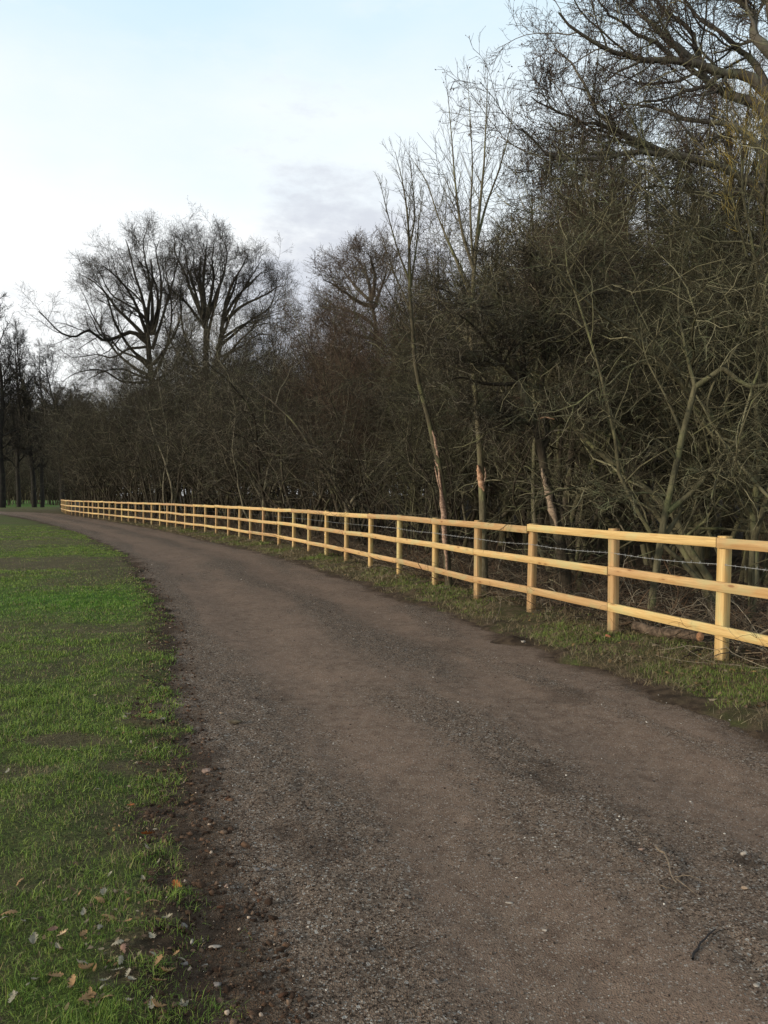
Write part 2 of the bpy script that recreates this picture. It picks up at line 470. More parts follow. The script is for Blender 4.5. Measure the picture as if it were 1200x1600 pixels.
MOUNDS = [(*on_ground(222, 1137), .20, .10, .05), (*on_ground(790, 1003), .34, .22, .08), (*on_ground(1132, 1137), .16, .12, .05), (*on_ground(660, 930), .4, .3, .07)]
def ground_z(x, y, sd=None, ac=None):
    x = np.asarray(x, float); y = np.asarray(y, float)
    if sd is None: sd, ac, _ = track_sd(x, y)
    right = ac > 0
    rag = (fbm(x, y, 3.1, 3) - 0.5) * 0.42 + (fbm(x + 40, y, 0.7, 2) - 0.5) * 0.35
    s = sd + rag
    rise = sstep(-0.26, 0.08, s)
    z = -0.055 + rise * np.where(right, 0.075, 0.070)
    z = z + sstep(0.1, 1.2, sd) * np.where(right, 0.075, 0.02)
    up = np.zeros(len(x)); m = right & (sd > 9)
    if m.any(): up[m] = 4.5 * sstep(14, 75, fence_sd(x[m], y[m])) * sstep(120, 85, y[m])
    z = z + up * (0.85 + 0.3 * fbm(x, y, 0.2, 2))
    near = np.exp(-np.maximum(y, 0) / 60)
    z = z + rise * ((fbm(x, y, 1.7, 4) - 0.5) * 0.07 + (fbm(x + 9, y + 3, 7.0, 2) - 0.5) * 0.022) * np.where(y < 120, 1, 0)
    z = z + rise * np.where(right, (fbm(x, y, 2.6, 3) - 0.5) * 0.07, 0)
    for (mx, my, rx, ry, hh) in MOUNDS:
        d = ((x - mx) / rx) ** 2 + ((y - my) / ry) ** 2
        z = z + hh * np.exp(-d * 1.6) * (0.6 + 0.8 * fbm(x, y, 9.0, 3))
    z = z + np.exp(-((sd - 0.12) / 0.22) ** 2) * (fbm(x, y, 9.0, 3) - 0.5) * 0.05 * near
    return z
def gz(x, y): return float(ground_z(np.array([x]), np.array([y]))[0])

# ------------------------------------------------------------------ ground sheet
def axis(a, b, d, grow, lim_lo, lim_hi):
    mid = list(np.arange(a, b, d))
    hi, s = [mid[-1]], d
    while hi[-1] < lim_hi: s *= grow; hi.append(hi[-1] + s)
    lo, s = [mid[0]], d
    while lo[-1] > lim_lo: s *= grow; lo.append(lo[-1] - s)
    return np.array(lo[:0:-1] + mid + hi[1:])
gx = axis(-6, 7, 0.055, 1.045, -2500, 2500)
gy = axis(1.6, 14, 0.055, 1.03, -300, 3500)
GX, GY = np.meshgrid(gx, gy)
X, Y = GX.ravel(), GY.ravel()
sd, ac, _ = track_sd(X, Y)
fs = fence_sd(X, Y)
Z = ground_z(X, Y, sd, ac)
nx, ny = len(gx), len(gy)
i = np.arange(ny - 1)[:, None] * nx + np.arange(nx - 1)[None]
Q = np.stack([i, i + 1, i + nx + 1, i + nx], -1).reshape(-1, 4)

def wear(x, y):
    """bare, trodden places in the lawn: 0 lush .. 1 bare"""
    x = np.asarray(x); y = np.asarray(y)
    w = sstep(0.50, 0.70, fbm(x * 0.6, y * 0.55, 0.9, 5)) * 0.75
    w = np.maximum(w, sstep(0.56, 0.70, fbm(x + 31, y * 1.4, 2.6, 4)) * 0.6)
    def spot(px, py, rx, ry, a):
        c = on_ground(px, py)
        d = np.sqrt(((x - c[0]) / rx) ** 2 + ((y - c[1]) / ry) ** 2) + (fbm(x, y, 2.2, 3) - 0.5) * 1.3
        return a * sstep(1.15, 0.45, d)
    for s in ((70, 882, 3.2, 2.6, .95), (190, 893, 1.6, 2.2, .8), (150, 985, 1.1, .55, 1.0), (60, 992, 1.0, .4, .7), (120, 1165, .42, .14, .9), (30, 1215, .35, .14, .8), (215, 1205, .3, .14, .9), (40, 1400, .16, .10, .9), (215, 1490, .15, .09, 1.), (180, 1540, .12, .06, .9), (200, 1330, .15, .1, .7), (250, 1440, .12, .08, .9), (225, 1050, .4, .5, .6), (222, 1137, .22, .12, 1.0), (60, 850, 5, 2.2, .7)):
        w = np.maximum(w, spot(*s))
    lush = on_ground(90, 942)
    l = np.exp(-(((x - lush[0]) / 3.8) ** 2 + ((y - lush[1]) / 2.0) ** 2)) * (0.45 + 0.9 * fbm(x, y * 1.3, 1.6, 4))
    l = np.clip(l, 0, 1)
    return np.clip(w * (1 - l) , 0, 1), l
wr, lush = wear(X, Y)
edge = sstep(0.34, -0.05, sd + (fbm(X, Y, 2.7, 3) - 0.5) * 0.8)      # soil beside the track
woodm = sstep(-0.15, 0.5, fs + (fbm(X, Y, 2.0, 3) - 0.5) * 0.9) * (ac > 0)
lush = np.maximum(lush, sstep(102, 112, Y)); wr = wr * sstep(112, 100, Y)
verge = ((ac > 0) & (sd > 0)).astype(float) * (1 - woodm) * sstep(9, 4, sd)
me = mesh_np('ground', np.stack([X, Y, Z], 1), Q, attrs={'wear': wr, 'soil': edge, 'wood': woodm, 'verge': verge, 'lush': lush})
b = NB('ground_cover', 0.95, 0.12)
p = b.pos()
n_f = b.noise(p, 55, 4, 0.65); n_m = b.noise(p, 7, 5, 0.6); n_l = b.noise(p, 0.45, 4, 0.55)
grass = b.mix(b.rng(n_f, 0.35, 0.65), (0.046, 0.066, 0.016), (0.125, 0.165, 0.038))
grass = b.mix(b.rng(n_l, 0.42, 0.66, 0.0, 0.75), grass, (0.088, 0.088, 0.034))
grass = b.mix(b.math('MULTIPLY', b.attr('lush'), 0.6), grass, (0.060, 0.155, 0.018))
soil = b.mix(b.rng(n_m, 0.35, 0.65), (0.040, 0.027, 0.018), (0.105, 0.074, 0.048))
bare = b.mix(b.rng(n_f, 0.35, 0.7), soil, (0.155, 0.125, 0.072))
c = b.mix(b.math('MULTIPLY', b.attr('wear'), 0.85), grass, bare)
vg = b.mix(b.rng(n_m, 0.38, 0.62), (0.080, 0.078, 0.030), (0.165, 0.122, 0.070))
c = b.mix(b.attr('verge'), c, b.mix(b.rng(n_f, 0.35, 0.7), vg, (0.055, 0.046, 0.024)))
c = b.mix(b.attr('soil'), c, soil)
litter = b.voro(p, 24, 'Color')
fl = b.mix(b.rng(n_f, 0.3, 0.7), (0.022, 0.016, 0.011), (0.060, 0.044, 0.030))
sepc = b.node('ShaderNodeSeparateColor'); b.l.new(litter, sepc.inputs[0])
fl = b.mix(b.rng(sepc.outputs[0], 0.72, 0.95, 0, 0.6), fl, (0.13, 0.095, 0.058))
c = b.mix(b.attr('wood'), c, fl)
b.bump(b.math('ADD', b.noise(p, 90, 4, 0.7), b.math('MULTIPLY', n_m, 0.8)), 0.9, 0.03)
tag(obj('ground', me, b.col(c)), kind='structure')

# ------------------------------------------------------------------ gravel track
def track_z(x, y, ac, hwf):
    """micro relief of the track surface"""
    big = (fbm(x, y, 0.9, 3) - 0.5) * 0.035
    rut = -0.020 * np.exp(-((np.abs(ac) - 0.85) / 0.32) ** 2) + 0.010 * np.exp(-(ac / 0.4) ** 2)
    fine = (fbm(x, y, 11, 4) - 0.5) * 0.022 * hwf + (fbm(x + 3, y + 7, 45, 2) - 0.5) * 0.009 * hwf
    return big + rut + fine
def gravelly(x, y, ac, ss):
    """where loose dark chippings lie on the compacted surface (0..1)"""
    a = fbm(ac * 1.6 + 0.2 * np.sin(ss * 0.8), ss * 0.35, 1.0, 4)
    band = 0.38 * np.exp(-((ac + 1.55) / 0.36) ** 2) + 0.22 * np.exp(-((ac - 0.22 - 0.15 * np.sin(ss * .7)) / 0.34) ** 2) + 0.15 * np.exp(-((ac - 1.3) / 0.3) ** 2)
    return np.clip(sstep(0.46, 0.74, a + band - 0.16 * np.exp(-((ac - 1.0) / 0.35) ** 2) - .18 * np.exp(-((ac + .65) / 0.36) ** 2)), 0, 1)
def damp_spots(x, y):
    w = np.zeros(len(x))
    for (px, py, rx, ry, a) in ((500, 1325, .15, .16, .6), (450, 1300, .1, .14, .6), (860, 1220, .16, .35, .5), (1000, 1270, .14, .12, .6), (1160, 1345, .07, .10, .9), (880, 1085, .25, .4, .5), (370, 1440, .12, .3, .6), (700, 1010, .3, .6, .35), (330, 1180, .14, .3, .6), (430, 1085, .2, .3, .3), (600, 1500, .2, .2, .3)):
        c = on_ground(px, py)
        d = np.sqrt(((x - c[0]) / rx) ** 2 + ((y - c[1]) / ry) ** 2) + (fbm(x, y, 7, 4) - 0.5) * 2.2
        w = np.maximum(w, a * sstep(1.1, 0.3, d))
    return w
svals = axis(10.2, 24, 0.03, 1.02, 2, SARC[-1] - 3)
svals = svals[(svals > 2) & (svals < SARC[-1] - 2)]
cs = np.stack([np.interp(svals, SARC, CEN[:, k]) for k in (0, 1)], 1)
ns = np.stack([np.interp(svals, SARC, NRM[:, k]) for k in (0, 1)], 1)
hs = np.interp(svals, SARC, _hw)
uu = np.linspace(-1, 1, 170)
AC = uu[None, :] * (hs[:, None] + 0.42)
TX = cs[:, 0:1] + ns[:, 0:1] * AC; TY = cs[:, 1:2] + ns[:, 1:2] * AC
SS = np.repeat(svals[:, None], len(uu), 1)
x, y, a_, s_ = TX.ravel(), TY.ravel(), AC.ravel(), SS.ravel()
gm = gravelly(x, y, a_, s_)
TZ = track_z(x, y, a_, np.exp(-np.maximum(y - 3, 0) / 25) * (0.6 + 0.8 * gm))
m_, k_ = len(svals), len(uu)
i = np.arange(m_ - 1)[:, None] * k_ + np.arange(k_ - 1)[None]
Q = np.stack([i, i + 1, i + k_ + 1, i + k_], -1).reshape(-1, 4)
edgem = sstep(0.30, -0.05, np.repeat(hs[:, None], k_, 1).ravel() - np.abs(a_) + (fbm(x, y, 2.4, 3) - 0.5) * 0.5)
me = mesh_np('gravel_track', np.stack([x, y, TZ], 1), Q, attrs={'gravel': gm, 'rim': edgem, 'damp': damp_spots(x, y)})
b = NB('gravel_surface', 0.97, 0.06)
p = b.pos()
g0 = b.attr('gravel')
n1 = b.noise(p, 1.3, 5, 0.6); n2 = b.noise(p, 9, 5, 0.65); n3 = b.noise(p, 120, 3, 0.7)
fines = b.mix(b.rng(n2, 0.32, 0.68), (0.142, 0.096, 0.070), (0.224, 0.160, 0.118))
fines = b.mix(b.rng(n1, 0.42, 0.66, 0, 0.7), fines, (0.236, 0.162, 0.118))
def chips(sc):
    v = b.voro(p, sc, 'Color'); s = b.node('ShaderNodeSeparateColor'); b.l.new(v, s.inputs[0])
    c = b.mix(b.rng(s.outputs[0], 0.1, 0.9), (0.029, 0.021, 0.016), (0.205, 0.153, 0.112))
    return b.mix(b.rng(s.outputs[1], 0.93, 0.97, 0, 0.8), c, (0.42, 0.40, 0.36)), s.outputs[2]
ch, cr = chips(150)
ch2, cr2 = chips(85)
chm = b.mix(b.rng(cr2, 0.6, 0.7), ch, ch2)
f = b.math('ADD', b.math('MULTIPLY', g0, 0.85), b.rng(n3, 0.46, 0.60, 0.0, 0.75), True)
f = b.math('MULTIPLY', f, b.rng(cr, 0.1, 0.5, 0.55, 1.0))
c = b.mix(f, fines, chm)
c = b.mix(b.rng(cr, 0.94, 0.96, 0.0, 0.7), c, (0.36, 0.32, 0.27))
c = b.mix(b.math('MULTIPLY', b.attr('rim'), 0.85), c, b.mix(b.rng(n2, 0.35, 0.65), (0.032, 0.021, 0.014), (0.085, 0.057, 0.037)))
c = b.mix(b.math('MULTIPLY', b.attr('damp'), 0.75), c, (0.040, 0.028, 0.021))
hgt = b.math('ADD', b.voro(p, 150), b.math('MULTIPLY', n3, 0.6))
b.bump(hgt, 0.7, 0.008)
tag(obj('gravel_track', me, b.col(c)), kind='structure')

# ------------------------------------------------------------------ loose stones on the track
def ico():
    t = (1 + 5 ** .5) / 2
    v = np.array([(-1, t, 0), (1, t, 0), (-1, -t, 0), (1, -t, 0), (0, -1, t), (0, 1, t), (0, -1, -t), (0, 1, -t), (t, 0, -1), (t, 0, 1), (-t, 0, -1), (-t, 0, 1)]) / math.hypot(1, t)
    f = np.array([(0, 11, 5), (0, 5, 1), (0, 1, 7), (0, 7, 10), (0, 10, 11), (1, 5, 9), (5, 11, 4), (11, 10, 2), (10, 7, 6), (7, 1, 8), (3, 9, 4), (3, 4, 2), (3, 2, 6), (3, 6, 8), (3, 8, 9), (4, 9, 5), (2, 4, 11), (6, 2, 10), (8, 6, 7), (9, 8, 1)])
    return v, f
IV, IF = ico()
def euler_mats(g, n, full=True):
    a, bb, c = (g.random((3, n)) * 2 * math.pi)
    if not full: bb = g.normal(0, 0.25, n); c = g.normal(0, 0.25, n)
    ca, sa, cb, sb, cc, sc = np.cos(a), np.sin(a), np.cos(bb), np.sin(bb), np.cos(c), np.sin(c)
    z = np.zeros(n); o = np.ones(n)
    Rz = np.stack([ca, -sa, z, sa, ca, z, z, z, o], 1).reshape(n, 3, 3)
    Ry = np.stack([cb, z, sb, z, o, z, -sb, z, cb], 1).reshape(n, 3, 3)
    Rx = np.stack([o, z, z, z, cc, -sc, z, sc, cc], 1).reshape(n, 3, 3)
    return Rz @ Ry @ Rx
def stones(g, x, y, z, size, colr):
    n = len(x)
    V = IV[None] * (1 + g.normal(0, 0.30, (n, 12, 1)))
    V = V * g.uniform(0.6, 1.25, (n, 1, 3)); V[..., 2] *= 0.60
    V = np.einsum('nij,nkj->nki', euler_mats(g, n, False), V) * size[:, None, None]
    V += np.stack([x, y, z], 1)[:, None]
    F = IF[None] + (np.arange(n) * 12)[:, None, None]
    return V.reshape(-1, 3), F.reshape(-1, 3), np.repeat(colr, 12, 0)
def surf_z(x, y):
    sd, ac, ss = track_sd(x, y)
    tz = track_z(x, y, ac, np.exp(-np.maximum(y - 3, 0) / 25) * (0.6 + 0.8 * gravelly(x, y, ac, ss)))
    tz = np.where(sd < 0.40, tz, -1)
    return np.maximum(tz, ground_z(x, y, sd, ac)), sd, ac, ss
g = np.random.default_rng(21)
N = 200000
y = 1.2 + 18 * g.random(N) ** 2.0
x = g.uniform(-0.70, 0.85, N) * (y + 0.8)
z, sd, ac, ss = surf_z(x, y)
gm = gravelly(x, y, ac, ss)
lrim = (ac < 0) & (sd > -0.26) & (sd < 0.22)
pr = np.where(sd < 0, 0.10 + 0.40 * gm, 0) + np.where(lrim, 0.85, 0)
k = (g.random(N) < pr) & (sd < 0.3) & ((ac < 0) | (sd < 0.08))
x, y, z, sd, ac, lrim = x[k], y[k], z[k], sd[k], ac[k], lrim[k]
n = len(x)
size = np.exp(g.normal(math.log(0.0028), 0.42, n)) * np.clip((y / 3.0) ** 0.35, 1, 1.7)
size = np.where(lrim & (g.random(n) < 0.28), size * g.uniform(1.6, 3.6, n), size)
size = np.minimum(size, 0.019)
base = np.array([(0.048, 0.036, 0.029), (0.085, 0.064, 0.050), (0.128, 0.092, 0.068), (0.168, 0.134, 0.106), (0.50, 0.46, 0.40), (0.105, 0.066, 0.048)])
ci = g.choice(6, n, p=[.36, .27, .16, .12, .035, .055])
colr = base[ci] * g.uniform(0.75, 1.25, (n, 1))
colr = np.where(lrim[:, None], colr * np.array((.82, .68, .58)), colr)
V, F, A = stones(g, x, y, z + size * 0.12, size, colr)
me = mesh_np('loose_gravel', V, None, F, smooth=False, attrs={'colour': A})
tag(obj('loose_gravel', me, M_STONES), kind='stuff')

# ------------------------------------------------------------------ grass
def blades(g, x, y, z, h, w, colr, lean=0.5):
    n = len(x)
    a = g.random(n) * 2 * math.pi
    side = np.stack([np.cos(a), np.sin(a), np.zeros(n)], 1)
    b2 = g.random(n) * 2 * math.pi
    ln = np.abs(g.normal(0, lean, n))
    d = np.stack([np.cos(b2) * ln, np.sin(b2) * ln, np.zeros(n)], 1)
    P = np.stack([x, y, z - 0.004], 1)
    up = np.array([0, 0, 1.0])
    m = P + (up * 0.55 + d * 0.30) * h[:, None]
    t = P + (up * (0.95 - 0.25 * np.minimum(ln, 1.5))[:, None] + d * 0.95) * h[:, None]
    s = side * (w / 2)[:, None]
    V = np.stack([P - s, P + s, m - s * .75, m + s * .75, t], 1)
    o = (np.arange(n) * 5)[:, None]
    Qd = np.concatenate([o + 0, o + 1, o + 3, o + 2], 1)
    T = np.concatenate([o + 2, o + 3, o + 4], 1)
    return V.reshape(-1, 3), Qd, T, np.repeat(colr, 5, 0)
def grass_cols(g, n, wet, lush):
    c1, c2, c3, c4 = np.array((0.078, 0.162, 0.019)), np.array((0.240, 0.300, 0.056)), np.array((0.30, 0.235, 0.120)), np.array((0.075, 0.220, 0.016))
    t = g.random((n, 1))
    c = c1 * (1 - t) + c2 * t
    c = c * (1 - 0.45 * lush[:, None]) + c4 * 0.45 * lush[:, None]
    dry = (g.random(n) < (0.07 + 0.42 * wet))[:, None]
    return np.where(dry, c3 * g.uniform(0.45, 1.15, (n, 1)), c) * g.uniform(0.75, 1.25, (n, 1))
g = np.random.default_rng(33)
N = 1150000
y = 0.6 + (42 - 0.6) * g.random(N) ** 2.2
side_ = g.random(N) < .36                                # the lawn goes on well beyond the frame
x = np.where(side_, -(0.48 * y + 0.5) - 6.5 * g.random(N) ** 1.4, -g.random(N) * (0.53 * y + 0.5) + 0.05 * y)
sd, ac, ss = track_sd(x, y)
wr, lu = wear(x, y)
clump = sstep(0.36, 0.62, fbm(x, y, 9, 3))
rim = sd + (fbm(x, y, 2.7, 3) - 0.5) * 0.8
pr = np.clip(1.0 - 0.95 * wr, 0, 1) * (0.42 + 0.58 * clump) * sstep(-0.30, 0.06, rim)
k = (g.random(N) < pr) & (ac < 0) & (sd > -0.17)
x, y, sd, ac, wr, lu = x[k], y[k], sd[k], ac[k], wr[k], lu[k]
z = ground_z(x, y, sd, ac)
n = len(x)
h = g.uniform(0.014, 0.044, n) * (0.35 + 1.5 * fbm(x, y, 4.3, 3)) * (1 - 0.4 * wr)
long_ = g.random(n) < 0.03; h = np.where(long_, h * 1.9, h)
w = np.clip(0.0021 + 0.00055 * (y - 2.5), 0.0021, 0.020) * np.where(x < -(0.5 * y + .6), 1.6, 1.0)
wider = g.random(n) < 0.06
V, Qd, T, A = blades(g, x, y, z, h * np.clip(1 - (y - 12) / 90, .6, 1), w, grass_cols(g, n, wr, lu), 1.05)
me = mesh_np('lawn_grass', V, Qd, T, attrs={'colour': A})
tag(obj('lawn_grass', me, M_GRASS), kind='stuff')

N = 480000
s = g.random(N) ** 1.5
s_ = 11.0 + s * 64
cx = np.interp(s_, SARC, CEN[:, 0]); cy = np.interp(s_, SARC, CEN[:, 1])
nx_ = np.interp(s_, SARC, NRM[:, 0]); ny_ = np.interp(s_, SARC, NRM[:, 1]); hw_ = np.interp(s_, SARC, _hw)
o_ = hw_ - 0.1 + g.random(N) * 2.3
x = cx + nx_ * o_; y = cy + ny_ * o_
sd, ac, ss = track_sd(x, y); fsd = fence_sd(x, y)
patch = fbm(x, y, 1.1, 4)
pr = 0.8 * sstep(0.45, 0.66, patch + 0.05 * np.exp(-np.abs(fsd + 0.35) / .5)) * sstep(0.05, 0.4, sd + (fbm(x, y, 2.7, 3) - .5) * .7) * sstep(0.55, -0.1, fsd)
k = (g.random(N) < pr) & (y > 1.0) & (x / np.maximum(y, 1) < 1.2)
x, y, sd, ac = x[k], y[k], sd[k], ac[k]
z = ground_z(x, y, sd, ac); n = len(x)
moss = sstep(0.5, 0.62, fbm(x + 70, y, 1.6, 3))
cl = grass_cols(g, n, 0.55 + 0.4 * moss, np.zeros(n)) * 0.8
cl = np.where((g.random(n) < moss * 0.6)[:, None], np.array((0.125, 0.125, 0.035)) * g.uniform(.7, 1.2, (n, 1)), cl)
h = g.uniform(0.018, 0.060, n) * (1 - 0.5 * moss)
h = np.where(g.random(n) < 0.03, h * 2.2, h)
V, Qd, T, A = blades(g, x, y, z, h, np.clip(0.0022 + 0.00045 * (y - 5), .0022, .016), cl, 1.25)
me = mesh_np('verge_grass', V, Qd, T, attrs={'colour': A})
tag(obj('verge_grass', me, M_GRASS), kind='stuff')

N = 90000
s_ = 11.0 + g.random(N) ** 1.5 * 62
cx = np.interp(s_, SARC, CEN[:, 0]); cy = np.interp(s_, SARC, CEN[:, 1])
nx_ = np.interp(s_, SARC, NRM[:, 0]); ny_ = np.interp(s_, SARC, NRM[:, 1]); hw_ = np.interp(s_, SARC, _hw)
o_ = hw_ - 0.15 + g.random(N) * 2.6
x = cx + nx_ * o_; y = cy + ny_ * o_
sd, ac, ss = track_sd(x, y); fsd = fence_sd(x, y)
pr = sstep(0.40, 0.62, fbm(x + 13, y + 5, 1.7, 4) + 0.12 * np.exp(-np.abs(sd - .15) / .25)) * sstep(-.1, 0.1, sd + (fbm(x, y, 2.7, 3) - .5) * .7) * sstep(1.2, 0.2, fsd)
k = (g.random(N) < pr) & (y > 1.0) & (x / np.maximum(y, 1) < 1.2)
x, y, sd, ac = x[k], y[k], sd[k], ac[k]; n = len(x)
cl = np.array([(0.24, 0.185, 0.10), (0.17, 0.125, 0.065), (0.33, 0.27, 0.165)])[g.choice(3, n, p=[.4, .4, .2])] * g.uniform(.6, 1.15, (n, 1))
V, Qd, T, A = blades(g, x, y, ground_z(x, y, sd, ac) + .004, g.uniform(0.03, 0.10, n), np.clip(0.0022 + 0.00045 * (y - 5), .0022, .016), cl, 2.4)
me = mesh_np('dead_grass', V, Qd, T, attrs={'colour': A})
tag(obj('dead_grass', me, M_GRASS), kind='stuff')

# ------------------------------------------------------------------ fallen leaves: litter mass and single oak leaves
def litter(name, g, x, y, z, size, cols):
    n = len(x)
    L = np.array([(-1, 0, 0), (-.2, .45, .12), (.6, .33, .05), (1, 0, .12), (.55, -.36, .12), (-.25, -.42, 0)]) * 0.5
    V = np.repeat(L[None], n, 0); V[..., 2] += g.normal(0, 0.12, (n, 6))
    V = np.einsum('nij,nkj->nki', euler_mats(g, n, False), V) * size[:, None, None] + np.stack([x, y, z], 1)[:, None]
    o = (np.arange(n) * 6)[:, None]
    Qd = np.concatenate([np.concatenate([o, o + 1, o + 4, o + 5], 1)[:, [0, 1, 2, 3]], np.concatenate([o + 1, o + 2, o + 3, o + 4], 1)])
    me = mesh_np(name, V.reshape(-1, 3), Qd, attrs={'colour': np.repeat(cols, 6, 0)})
    return tag(obj(name, me, M_LEAF), kind='stuff')
N = 36000
s_ = 11.0 + g.random(N) ** 1.5 * 57
cx = np.interp(s_, SARC, CEN[:, 0]); cy = np.interp(s_, SARC, CEN[:, 1])
nx_ = np.interp(s_, SARC, NRM[:, 0]); ny_ = np.interp(s_, SARC, NRM[:, 1]); hw_ = np.interp(s_, SARC, _hw)
o_ = hw_ + g.random(N) ** 0.8 * 6.0
x = cx + nx_ * o_; y = cy + ny_ * o_
sd, ac, ss = track_sd(x, y)
k = (g.random(N) < np.where(sd < .9, 0.75, 0.9) * sstep(0.38, 0.6, fbm(x, y, 1.4, 3))) & (sd > 0.15)
x, y, sd, ac = x[k], y[k], sd[k], ac[k]; n = len(x)
cb = np.array([(0.17, 0.115, 0.062), (0.095, 0.062, 0.036), (0.26, 0.20, 0.13), (0.21, 0.125, 0.05)])
cols = cb[g.choice(4, n, p=[.35, .4, .12, .13])] * g.uniform(.6, 1.2, (n, 1))
litter('leaf_litter', g, x, y, ground_z(x, y, sd, ac) + 0.012, g.uniform(0.025, 0.075, n), cols)

N = 2600
y = 2.2 + 12 * g.random(N) ** 1.8
x = np.interp(y, LE[:, 1], LE[:, 0]) - np.abs(g.normal(0, .35, N)) + .12
sd, ac, ss = track_sd(x, y); k = (sd > -.1) & (g.random(N) < sstep(.42, .6, fbm(x, y, 3, 3)))
x, y, sd, ac = x[k], y[k], sd[k], ac[k]; n = len(x)
litter('leaf_litter', g, x, y, ground_z(x, y, sd, ac) + 0.012, g.uniform(0.012, 0.032, n), cb[g.choice(4, n, p=[.35, .4, .12, .13])] * g.uniform(.6, 1.2, (n, 1)))

def oak_leaf(seed, curl, fold):
    g = np.random.default_rng(seed)
    st = np.linspace(0, 1, 15)
    wid = np.interp(st, [0, .10, .18, .28, .36, .46, .54, .66, .74, .86, .94, 1], [.012, .04, .15, .05, .25, .07, .34, .09, .30, .08, .14, .01])
    V, T = [], []
    for i, (t, w) in enumerate(zip(st, wid)):
        wl_, wr_ = w * g.uniform(.85, 1.15), w * g.uniform(.85, 1.15)
        zc = curl * (t - .45) ** 2
        bx = 0.06 * math.sin(t * 3 + seed)
        V += [(t - .5, bx, zc), (t - .5 + .05 * (w > .2), bx + wl_, zc + fold * wl_ + g.normal(0, .012)), (t - .5 + .05 * (w > .2), bx - wr_, zc + fold * wr_ + g.normal(0, .012))]
    m = len(st)
    Qd = []
    for i in range(m - 1):
        a, c = 3 * i, 3 * i + 3
        Qd += [(a, c, c + 1, a + 1), (a + 2, c + 2, c, a)]
    V = np.array(V); n = len(V)
    V2 = V - (0, 0, .012)
    Qd = np.array(Qd)
    return np.vstack([V, V2]), np.vstack([Qd, Qd[:, ::-1] + n])
def leaf_mat(name, c, c2):
    b = NB(name, 0.7, 0.3)
    n = b.noise(b.objco(), 3.5, 5, 0.6)
    return b.col(b.mix(b.rng(n, .3, .7), c, c2))
LM = {'pale': leaf_mat('pale_leaf', (0.19, 0.165, 0.11), (0.31, 0.275, 0.20)), 'cream': leaf_mat('cream_leaf', (0.66, 0.47, 0.27), (0.55, 0.36, 0.18)),
      'orange': leaf_mat('orange_leaf', (0.34, 0.105, 0.022), (0.25, 0.075, 0.02)), 'tan': leaf_mat('tan_leaf', (0.33, 0.20, 0.09), (0.24, 0.135, 0.058)), 'pink': leaf_mat('pink_brown_leaf', (0.26, 0.15, 0.10), (0.19, 0.10, 0.07))}
LMESH = {}
for kname in LM:
    for v, (cu, fo) in enumerate(((0.5, 0.35), (1.1, 0.8), (-0.7, -0.35))):
        Vv, Qq = oak_leaf(v * 5 + 1, cu, fo)
        mm = mesh_np('oak_leaf', Vv, Qq); mm.materials.append(LM[kname]); LMESH[kname, v] = mm
LPOS = [  # px, py, kind, size m, label
    (232, 1318, 'orange', .105, 'large orange-brown oak leaf standing curled in grass near the soil edge'),
    (280, 1384, 'orange', .095, 'rusty orange flat oak leaf beside the dark gravel edge'),
    (239, 1427, 'tan', .085, 'tan oak leaf on bare soil at the lawn edge'),
    (98, 1481, 'cream', .060, 'bright cream curled oak leaf, palest on the lawn'),
    (80, 1483, 'pink', .055, 'pinkish brown leaf standing upright beside a bright cream leaf'),
    (172, 1448, 'tan', .095, 'crumpled tan oak leaf leaning on a pale grey leaf'),
    (204, 1264, 'orange', .065, 'small orange-tan leaf in a dry patch of lawn'),
    (236, 1122, 'orange', .07, 'small orange leaf at the lawn edge above a reddish mound'),
    (192, 1500, 'pink', .07, 'dull pink-brown oak leaf on a bare lawn patch'),
    (250, 1552, 'tan', .07, 'brown oak leaf lying flat beside the stony edge'),
    (262, 1535, 'tan', .065, 'small folded tan oak leaf by the stony edge'),
    (30, 1395, 'tan', .07, 'brown leaf tangled in dead straw on the lawn'),
    (162, 1412, 'pale', .09, None), (53, 1496, 'pale', .10, None), (157, 1466, 'pale', .085, None), (237, 1482, 'pale', .085, None), (262, 1457, 'pale', .075, None), (190, 1516, 'pale', .08, None), (183, 1536, 'pale', .075, None), (166, 1555, 'pale', .06, None), (160, 1561, 'pale', .05, None), (207, 1553, 'pale', .06, None), (56, 1551, 'pale', .055, None), (45, 1555, 'pale', .045, None), (237, 1589, 'pale', .075, None), (287, 1591, 'pale', .07, None), (5, 1457, 'pale', .07, None), (36, 1464, 'pale', .06, None), (92, 1504, 'pale', .05, None), (133, 1525, 'pale', .05, None), (130, 1442, 'pale', .07, None), (230, 1340, 'pale', .07, None), (240, 1508, 'pale', .05, None), (172, 1380, 'pale', .05, None), (200, 1121, 'pale', .075, None), (196, 1134, 'pale', .06, None), (153, 1247, 'pale', .05, None), (228, 1266, 'pale', .05, None), (241, 1300, 'pale', .05, None), (12, 1215, 'pale', .08, None), (180, 1155, 'pale', .06, None), (242, 1177, 'pale', .06, None), (205, 1170, 'pale', .05, None), (248, 1355, 'pale', .06, None), (110, 1562, 'pale', .04, None), (20, 1575, 'pale', .05, None), (225, 1385, 'pale', .05, None), (285, 1510, 'pale', .05, None)]
rl = random.Random(12)
for q in range(20):
    tan_ = rl.random() < .6
    LPOS.append((rl.uniform(5, 300), 1600 - 240 * rl.random() ** 1.4, 'tan' if tan_ else 'pale', rl.uniform(.045, .085), 'small dull brown oak leaf lying low in the near lawn corner' if tan_ else None))
